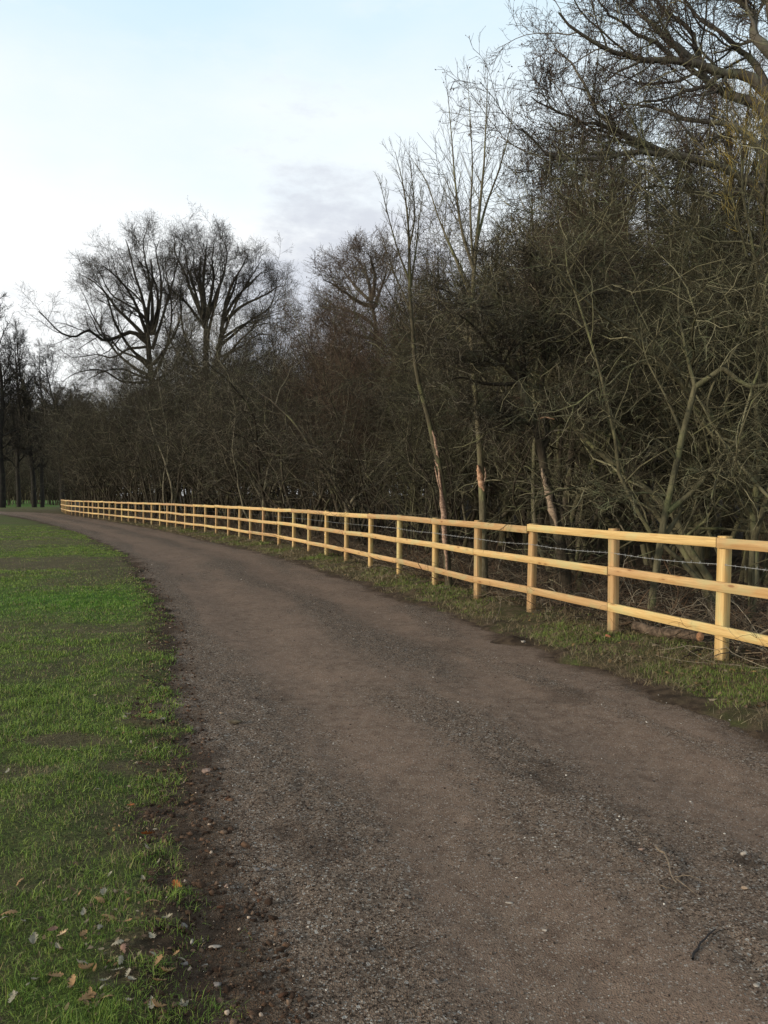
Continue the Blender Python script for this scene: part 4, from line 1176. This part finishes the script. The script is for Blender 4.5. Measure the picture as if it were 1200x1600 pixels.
# the great oak at the upper right
SHR = (1.0, 0, 0)
D = 17
b3 = at(1222, 850, D); b3[2] = 0
main = [limb([(1235, 900), (1226, 700), (1218, 500), (1212, 330), (1215, 190)], D, .46, .30), limb([(1215, 190), (1225, 60), (1215, -80), (1190, -200)], D, .30, .14, dd=1)]
limbs = [
    L([(1214, 160), (1171, 119), (1137, 112), (1100, 101), (1054, 97), (1008, 93), (983, 85), (958, 79), (925, 65), (900, 46), (880, 24)], .13, -1.2),
    L([(1222, 100), (1183, 62), (1179, 25), (1158, 0), (1120, -30)], .14, .5),
    L([(1214, 200), (1180, 165), (1140, 150), (1105, 130), (1090, 90), (1080, 50), (1050, 20), (1020, -10)], .13, 1.5),
    L([(1212, 320), (1150, 270), (1096, 250), (1033, 237), (990, 233), (945, 243), (900, 241), (858, 240), (833, 217), (812, 200)], .11, -1.5),
    L([(1100, 251), (1045, 240), (1000, 233), (966, 212), (933, 187), (920, 158), (896, 120), (866, 92)], .09, .5),
    L([(1040, 238), (987, 225), (933, 200), (887, 187), (845, 166), (818, 150)], .07, -1),
    L([(960, 240), (920, 244), (890, 250), (866, 260), (833, 286)], .045, -.4),
    L([(1100, 101), (1060, 80), (1010, 40), (980, 10), (950, -30)], .08, 1.0),
    L([(1060, 97), (1020, 70), (960, 40), (930, 20), (905, -10)], .06, -.8),
    L([(1212, 260), (1170, 215), (1120, 195), (1060, 180), (1010, 165), (970, 160)], .10, 1.5),
    L([(1215, 200), (1190, 120), (1150, 70), (1100, 30), (1060, -30)], .10, 2.5),
    L([(1130, 112), (1090, 140), (1040, 150), (1000, 160), (985, 180)], .06, -.6),
    L([(1225, 60), (1180, -40), (1120, -90), (1050, -120)], .12, -.5),
    L([(1212, 330), (1170, 300), (1100, 300), (1040, 290), (990, 290)], .09, 1)]
g17 = OAK_LV(.0042, .42, (10, 8, 6))
oak = guided('oak_tree', 'great spreading oak with thick dark limbs at the upper right', b3, main, limbs, g17, OAKM, 14, 'tall oaks rising over the thicket', wob=.045, tufts=(.045, .35))
C, R = limb([(1000, 96), (985, 104), (966, 112), (946, 129)], D - .8, .030, .016)
obj('broken_branch', mesh_np('broken_branch', *(lambda v: (v[0] - b3, v[1]))(tubes(C[None], R[None], 7)), attrs={'tint': np.zeros(18 * 7)}), M_OAK, oak)

# two slender young trees just behind the fence
ASH_LV = [dict(n=17, t=(.25, 1), ang=(27, 7), lr=(.20, .36), taper=.5, rr=.42, rmin=.0028, K=7, gnarl=.045, up=.07, end=.3),
          dict(n=10, t=(.15, 1), ang=(34, 10), lr=(.22, .45), taper=.3, rr=.55, rmin=.0019, K=5, gnarl=.06, up=.06, end=.5)]
ASHM = (M_ASH, M_ASH_TWIG)
D = 12.9
b4 = at(757, 931, D); b4[2] = gz(b4[0], b4[1])
main = [limb([(757, 940), (755, 830), (752, 745), (747, 660), (739, 580), (737, 500), (742, 400)], D, .072, .030, 30)]
limbs = [limb([(742, 405), (748, 340), (755, 270), (759, 200), (762, 125)], D, .034, .004, dd=.2), limb([(740, 420), (722, 360), (712, 290), (706, 220), (700, 150)], D, .030, .004, dd=-.5),
         limb([(738, 470), (710, 400), (685, 340), (667, 285), (638, 240)], D, .026, .0035, dd=.5), limb([(742, 390), (760, 320), (780, 265), (796, 205), (804, 160)], D, .026, .0035, dd=.7),
         limb([(737, 500), (760, 440), (785, 390), (800, 350)], D, .024, .004, dd=-.6), limb([(739, 550), (705, 490), (680, 460), (660, 430)], D, .022, .004, dd=.6),
         limb([(741, 430), (735, 340), (738, 260), (735, 190), (731, 130)], D, .024, .0035, dd=.9)]
ash = guided('young_tree', 'slender young tree with olive trunk and fine upright twigs, orange wound above top rail', b4, main, limbs, ASH_LV, ASHM, 15, 'slender young trees by the fence', rough=.012)
def wound(name, pts, d, wid, mat, parent, loc, dn=-.08, seed=1):
    """torn strip of wood on the near side of a trunk"""
    C, R = limb(pts, d + dn, wid, wid * .25, 14)
    C = C + np.random.default_rng(seed).normal(0, wid * .12, C.shape)
    gg = np.random.default_rng(seed)
    R = np.maximum(wid * np.sin(np.linspace(.25, math.pi - .1, 14)) * gg.uniform(.7, 1.25, 14), .004)
    V, Qd, A = tubes((C - loc)[None], R[None], 8)
    V = bark_rough(V, .035, 45)
    return obj(name, mesh_np(name, V, Qd), mat, parent)
wound('torn_bark', [(747, 728), (749, 740), (752, 756), (756, 768)], D, .045, M_TORN, ash, b4, -.055, 4)
wound('bark_splinter', [(757, 730), (759, 742), (757, 756)], D, .012, M_TORN_PALE, ash, b4, -.08, 5)
D = 13.4
b5 = at(700, 925, D); b5[2] = gz(b5[0], b5[1])
main = [limb([(703, 935), (699, 880), (696, 820), (693, 770), (686, 725), (677, 690), (668, 650), (656, 605), (648, 560), (645, 520), (641, 470), (640, 430)], D, .066, .026, 34)]
limbs = [limb([(640, 435), (639, 380), (636, 330), (628, 280), (617, 237)], D, .032, .004, dd=.3), limb([(640, 440), (622, 392), (610, 350), (600, 310), (594, 285)], D, .020, .004, dd=-.4),
         limb([(641, 450), (650, 390), (655, 340), (662, 300)], D, .022, .004, dd=.5), limb([(643, 490), (622, 440), (606, 400), (598, 370)], D, .016, .004, dd=.5), limb([(639, 390), (648, 340), (645, 290), (640, 250)], D, .02, .004, dd=-.3),
         limb([(645, 520), (615, 490), (590, 475), (575, 470)], D, .012, .004, dd=-.4)]
ash2 = guided('young_tree', 'leaning thin young tree with long pinkish split bark behind the fence', b5, main, limbs, ASH_LV, ASHM, 16, 'slender young trees by the fence', rough=.012)
wound('torn_bark', [(686, 732), (689, 765), (693, 800), (695, 830), (698, 880), (700, 915)], D, .044, M_TORN_PALE, ash2, b5, -.05, 6)
wound('torn_bark', [(676, 672), (681, 698), (686, 722)], D, .030, M_TORN_PALE, ash2, b5, -.03, 8)
wound('bark_splinter', [(679, 728), (683, 745), (689, 770)], D, .014, M_TORN_PALE, ash2, b5, -.12, 7)
wound('bark_splinter', [(678, 718), (684, 728), (688, 738)], D, .016, M_TORN_PALE, ash2, b5, -.10, 9)

# crooked thorn with spreading canopy
TH_LV = [dict(n=12, t=(.15, 1), ang=(48, 15), lr=(.25, .5), taper=.35, rr=.5, rmin=.006, K=8, gnarl=.28, up=.02, end=.35),
         dict(n=10, t=(.12, 1), ang=(48, 16), lr=(.35, .6), taper=.3, rr=.55, rmin=.004, K=6, gnarl=.32, up=.01, end=.5),
         dict(n=7, t=(.1, 1), ang=(48, 18), lr=(.5, 1.1), taper=.3, rr=.65, rmin=.0032, K=4, gnarl=.32, up=.01, end=.6, absl=.32)]
D = 12.0
b6 = at(884, 943, D); b6[2] = gz(b6[0], b6[1])
main = [limb([(888, 950), (877, 860), (862, 790), (852, 745), (846, 705), (838, 670), (828, 640), (818, 605)], D, .105, .052, 30),
        limb([(846, 705), (856, 680), (850, 640), (846, 600), (852, 560)], D, .055, .035, 16, dd=.6)]
limbs = [limb(p_, D, r, r * .15, dd=dd) for p_, r, dd in (
    ([(828, 640), (806, 590), (775, 560), (735, 550), (690, 545), (665, 548)], .055, -.6), ([(818, 605), (790, 530), (745, 480), (700, 455), (668, 445)], .055, .4), ([(818, 605), (815, 530), (800, 460), (780, 415), (765, 395)], .055, .9),
    ([(852, 560), (860, 500), (885, 445), (915, 410), (935, 400)], .05, .5), ([(852, 560), (845, 490), (835, 430), (840, 395)], .05, -.7), ([(850, 580), (890, 545), (935, 520), (975, 515)], .045, -.6),
    ([(818, 605), (780, 560), (740, 510), (715, 490)], .045, -1.2), ([(846, 690), (880, 655), (905, 640), (940, 640)], .03, -.5), ([(838, 670), (800, 650), (770, 655), (740, 640)], .03, -.6), ([(852, 560), (880, 480), (930, 460), (980, 460)], .045, .8), ([(815, 600), (760, 600), (720, 590), (690, 600)], .035, -.9))]
thorn = guided('thorn_tree', 'crooked thorn tree with peeling trunk and flat dark canopy behind the near fence', b6, main, limbs, TH_LV, (M_THORN, M_THORN_TWIG), 17, rough=.04)
wound('torn_bark', [(846, 732), (855, 765), (866, 805), (872, 835)], D, .058, simple('peeling_bark', (0.27, 0.20, 0.14), .9, .35, 20, bump=.02), thorn, b6, -.10, 11)
wound('broken_stub', [(840, 655), (852, 652), (866, 655)], D - .3, .011, M_TORN, thorn, b6, -.1, 12)

# arching olive elder at the right
D = 9.4
b7 = at(1022, 987, D); b7[2] = gz(b7[0], b7[1])
main = [limb([(1010, 1000), (1030, 860), (1042, 790), (1058, 720), (1066, 680), (1078, 635), (1086, 605)], D + .4, .050, .034, 26), limb([(1086, 605), (1108, 590), (1130, 577), (1150, 592), (1176, 604), (1215, 598)], D + .4, .038, .022, 18, dd=-.2)]
limbs = [limb(p_, D + .4, r, r * .15, dd=dd) for p_, r, dd in (
    ([(1042, 800), (1085, 765), (1125, 715), (1165, 680), (1210, 640)], .045, .5), ([(1030, 850), (1060, 805), (1070, 770), (1100, 740)], .04, .7), ([(1058, 720), (1030, 690), (980, 670), (945, 640), (925, 620)], .016, -.5),
    ([(1120, 582), (1105, 640), (1130, 690), (1145, 740), (1160, 790)], .016, -.3), ([(1176, 604), (1160, 660), (1150, 720), (1130, 760)], .014, -.2), ([(1100, 596), (1140, 560), (1170, 500), (1180, 440)], .022, .4),
    ([(1086, 605), (1070, 540), (1060, 470), (1070, 400)], .028, .6), ([(1066, 680), (1040, 620), (1010, 560), (1000, 500)], .022, .3), ([(1040, 775), (1000, 770), (960, 780), (935, 770)], .018, -.6), ([(1176, 604), (1200, 540), (1215, 480)], .018, .3))]
EL_LV = [dict(n=9, t=(.15, 1), ang=(42, 15), lr=(.25, .5), taper=.35, rr=.5, rmin=.005, K=7, gnarl=.20, up=.03, end=.4), dict(n=6, t=(.12, 1), ang=(45, 16), lr=(.3, .6), taper=.3, rr=.55, rmin=.0032, K=5, gnarl=.25, up=.02, end=.5), dict(n=4, t=(.2, 1), ang=(45, 16), lr=(.5, 1), taper=.3, rr=.65, rmin=.0026, K=4, gnarl=.25, up=.02, end=.6, absl=.22)]
guided('elder_tree', 'olive-barked elder with one arching bent stem behind the nearest fence bay', b7, main, limbs, EL_LV, OL, 18, rough=.02)

# grey leaning stem
D = 14.2
b8 = at(878, 915, D); b8[2] = gz(b8[0], b8[1])
main = [limb([(876, 925), (884, 800), (892, 720), (900, 670), (912, 620), (918, 595)], D, .085, .055, 24)]
limbs = [limb(p_, D, r, r * .15, dd=dd) for p_, r, dd in (([(918, 595), (930, 520), (925, 440), (940, 360)], .06, .5), ([(918, 595), (950, 560), (985, 490), (1000, 420)], .05, -.4), ([(892, 720), (920, 680), (960, 655), (990, 650)], .04, -.6), ([(912, 620), (890, 540), (880, 470), (870, 400)], .045, .6), ([(900, 670), (940, 650), (985, 630), (1020, 600)], .03, .7))]
guided('thorn_tree', 'dark grey straight leaning thorn trunk right of the peeling trunk', b8, main, limbs, TH_LV, (M_THORN, M_THORN_TWIG), 19, rough=.03)

# yellow stemmed willow, upper right
D = 11.5
b9 = at(1235, 945, D); b9[2] = gz(b9[0], b9[1])
main = [limb([(1235, 960), (1225, 750), (1205, 560), (1182, 420), (1160, 300)], D, .04, .018, 24)]
limbs = [limb(p_, D, r, .003, dd=dd) for p_, r, dd in (([(1160, 300), (1158, 240), (1150, 200), (1140, 170)], .018, .1), ([(1164, 340), (1180, 280), (1190, 230), (1200, 170)], .016, .2), ([(1166, 400), (1150, 330), (1135, 290), (1120, 250)], .014, -.2), ([(1168, 430), (1195, 370), (1210, 300), (1215, 220)], .015, .3), ([(1162, 310), (1172, 240), (1178, 190), (1180, 150)], .014, -.2))]
guided('willow_tree', 'thin yellow-twigged willow glowing among dark branches at right edge', b9, main, limbs, [dict(n=14, t=(.1, 1), ang=(28, 9), lr=(.35, .7), taper=.3, rr=.5, rmin=.003, K=6, gnarl=.10, up=.05, end=.5), dict(n=4, t=(.2, 1), ang=(25, 9), lr=(.3, .6), taper=.3, rr=.6, rmin=.0024, K=4, gnarl=.12, up=.04, end=.6)], (M_OLIVE, M_YELLOW), 20, rough=0)

# ---- tall trees further back in the wood and beyond the field
def tall(seed, h, r, mats, label, name='woodland_tree', tr=.008):
    g = np.random.default_rng(seed)
    P0, R0, t0 = stems(g, 1, h, .05, .03, r, 18, .06, .10, 0)
    R0 = r * np.linspace(1, .08, 18)[None] ** .9
    P1, R1, t1 = sprout(g, P0, R0, 34, (.22, 1), (48, 12), (.20, .36), .55, .5, tr * 2, 9, .14, .07, .3)
    P2, R2, t2 = sprout(g, P1, R1, 9, (.15, 1), (42, 13), (.3, .6), .4, .55, tr * 1.3, 6, .2, .05, .45)
    P3, R3, t3 = sprout(g, P2, R2, 7, (.1, 1), (42, 15), (.4, .8), .3, .65, tr, 5, .24, .04, .6)
    P4, R4, t4 = sprout(g, P3, R3, 2, (.3, 1), (40, 15), (.4, .8), .3, .7, tr * .8, 3, .24, .03, .6)
    return build_tree(name, label, 'tree', (0, 0, 0), [tubes(P0, R0, 10, t0), tubes(P1, R1, 5, t1)], [tubes(P2, R2, 4, t2), tubes(P3, R3, 3, t3), tubes(P4, R4, 3, t4)], *mats, rough=.04)
def put(root, first, x, y, s, label, group, w=1.0):
    z = gz(x, y) - .05; rz = random.uniform(0, 6.28)
    if first:
        root.location = (x, y, z); root.rotation_euler = (0, 0, rz); root.scale = (s * w, s * w, s); root['label'] = label; root['group'] = group
        return root
    return dup(root, (x, y, z), rz, (s * w, s * w, s), label, group)
ta = tall(201, 20, .36, (M_FAR, M_FAR), '', tr=.012)
tb = tall(202, 20, .30, (M_FAR, M_FAR), '', tr=.012)
GF = 'dark trees beyond the bend'
farset = [(3, 100, 1.28, ta, 'thick dark trunked bare tree at the left picture edge beyond the bend', 1.0), (29, 104, 1.2, tb, 'slim dark bare tree, second from left beyond the bend', .8), (54, 103, 1.15, ta, 'bare tree with paired trunk neighbour, left one of pair past bend', .8), (66, 102, 1.05, tb, 'bare tree of the close pair beyond the bend, right one', .8), (98, 100, .98, ta, 'low forking dark tree at the end of the wooden fence', .9), (-30, 106, 1.25, tb, 'dark bare tree outside the left of picture', 1.0)]
seen = set()
for px, d, s, root, lab, w in farset:
    x, y = (px - 600) / FPX * d, d
    put(root, root not in seen, x, y, s, lab, GF, w); seen.add(root)
g = np.random.default_rng(4)
LF = 'dark bare tree in the far wood on the other side of the field'
for q in range(100):
    d = 270 + 80 * g.random(); px = -60 + q * 2.2 + g.uniform(-4, 4)
    put((ta, tb)[q % 2], False, (px - 600) / FPX * d, d, g.uniform(1.3, 2.1), LF, 'far wood beyond the field', 1.25)
LH = 'dark dense hedge shrub along the far side of the field'
for q in range(44):
    d = 255 + 20 * (q % 2) + 6 * g.random(); px = -60 + q * 5.5
    o = dup(protos[('a', 'b')[q % 2]], ((px - 600) / FPX * d, d, -.1), g.uniform(0, 6.28), (3.0, 3.0, g.uniform(2.2, 3.8)), LH, 'hedge beyond the field')
LB = 'dark bare shrub filling the gap between far trees beyond the bend'
for q in range(18):
    d = 118 + 40 * g.random(); px = -70 + q * 10.5 + g.uniform(-3, 3)
    o = dup(protos[('a', 'b', 'c')[q % 3]], ((px - 600) / FPX * d, d, gz((px - 600) / FPX * d, d) - .1), g.uniform(0, 6.28), (1.5, 1.5, g.uniform(1.5, 2.3)), LB, 'shrubs between the far trees')
tw = tall(203, 12, .17, (M_THORN, M_RED_TWIG), '', tr=.0042)
tx = tall(204, 12, .15, (M_OLIVE, M_OLIVE_TWIG), '', tr=.0042)
GW = 'tall bare trees deeper in the wood'
LW = 'tall thin bare woodland tree standing deeper behind the thicket'
seen = set()
for q in range(80):
    s = S0 + g.uniform(-3, 26); off = g.uniform(4, 18)
    x, y = behind(s, off)
    px = 600 + FPX * x / y
    if px > 1400 or px < 640: continue
    h = min(max_h(x, y) * g.uniform(.85, 1.02), 13.5)
    root = (tw, tx)[q % 2]
    put(root, root not in seen, x, y, h / 12, LW, GW, g.uniform(.9, 1.2)); seen.add(root)

# ---- undergrowth: brambles, suckers and fallen brushwood on the wood floor
g = np.random.default_rng(55)
N = 8000
s = S0 - 3 + g.random(N) ** 1.6 * 75; off = 0.12 + np.abs(g.normal(0, 2.0, N))
pp = np.array([behind(a, o_) for a, o_ in zip(s, off)])
z = ground_z(pp[:, 0], pp[:, 1])
a = g.random(N) * 2 * math.pi; lay = g.random(N) < .55
D_ = np.stack([np.cos(a), np.sin(a), np.where(lay, g.uniform(0, .25, N), g.uniform(.5, 2.2, N))], 1); D_ /= np.linalg.norm(D_, axis=1, keepdims=True)
Ln = np.where(lay, g.uniform(.3, 1.1, N), g.uniform(.25, .9, N))
K = 7
C = np.empty((N, K, 3)); C[:, 0] = np.stack([pp[:, 0], pp[:, 1], z], 1)
for k in range(1, K):
    D_ = D_ + g.normal(0, .22, (N, 3)); D_[:, 2] -= np.where(lay, .02, .12); D_ /= np.linalg.norm(D_, axis=1, keepdims=True)
    C[:, k] = C[:, k - 1] + D_ * (Ln / (K - 1))[:, None]
C[:, :, 2] = np.maximum(C[:, :, 2], z[:, None] + .01)
R = np.exp(g.normal(math.log(.0042), .45, N))[:, None] * np.linspace(1, .5, K)[None]
P1, R1, t1 = sprout(g, C, R, 3, (.2, .95), (45, 15), (.25, .6), .3, .6, .0022, 4, .25, 0, .5)
P1[:, :, 2] = np.maximum(P1[:, :, 2], 0.02)
cb = 0.8 * np.array([(0.12, 0.085, 0.058), (0.20, 0.155, 0.105), (0.07, 0.052, 0.036), (0.16, 0.10, 0.06), (0.34, 0.29, 0.21)])
ci = g.choice(5, N, p=[.33, .23, .18, .14, .12])
V0, Q0, _a = tubes(C, R, 4); V1, Q1, _a = tubes(P1, R1, 3)
cc0 = np.repeat(cb[ci] * g.uniform(.7, 1.2, (N, 1)), K * 4, 0); cc1 = np.repeat(np.repeat(cb[ci], 3, 0) * g.uniform(.7, 1.2, (3 * N, 1)), 4 * 3, 0)
me = mesh_np('undergrowth', np.vstack([V0, V1]), np.vstack([Q0, Q1 + len(V0)]), attrs={'colour': np.vstack([cc0, cc1])})
tag(obj('undergrowth', me, M_BRUSH), kind='stuff')

# ---- fallen logs
def log(label, p0, p1, r, seed, cut=True, d0=None):
    A0, B0 = np.array(p0), np.array(p1)
    t = np.linspace(0, 1, 16)[:, None]
    C = A0 + (B0 - A0) * t; C[:, 2] += .02 * np.sin(t[:, 0] * 5 + seed)
    gg = np.random.default_rng(seed)
    R = r * np.linspace(1.05, .8, 16) * gg.uniform(.93, 1.08, 16)
    o0 = A0.copy()
    V, Qd, A = tubes((C - o0)[None], R[None], 12)
    V = bark_rough(V, r * .5, 14)
    t_ = thing('fallen_log', label, 'log', tuple(o0))
    obj('log_body', mesh_np('log_body', V, Qd, attrs={'tint': A}), M_LOG, t_)
    if cut:
        dirv = (C[-1] - C[-2]); dirv /= np.linalg.norm(dirv)
        ring = V[-12:]; cen = ring.mean(0)
        Vc = np.vstack([ring + dirv * .002, [cen + dirv * .02], (ring - cen) * .55 + cen + dirv * .012])
        T = [(q, (q + 1) % 12, 13 + q) for q in range(12)] + [((q + 1) % 12, 13 + (q + 1) % 12, 13 + q) for q in range(12)] + [(13 + q, 13 + (q + 1) % 12, 12) for q in range(12)]
        obj('cut_end', mesh_np('cut_end', Vc, None, np.array(T)), M_CUT, t_)
    return t_
q0, q1 = on_ground(985, 1003), on_ground(1098, 1030)
log('fallen bark-covered log with orange cut end lying behind the nearest bay', (q0[0] + .1, q0[1] + .15, gz(*q0) + .075), (q1[0] + .02, q1[1] + .12, gz(*q1) + .08), .058, 3)
q0, q1 = on_ground(842, 957), on_ground(945, 966)
log('thin grey fallen branch on the wood floor behind the second bay', (q0[0] + .1, q0[1] + .4, gz(*q0) + .04), (q1[0] + .1, q1[1] + .3, gz(*q1) + .05), .028, 4, False)
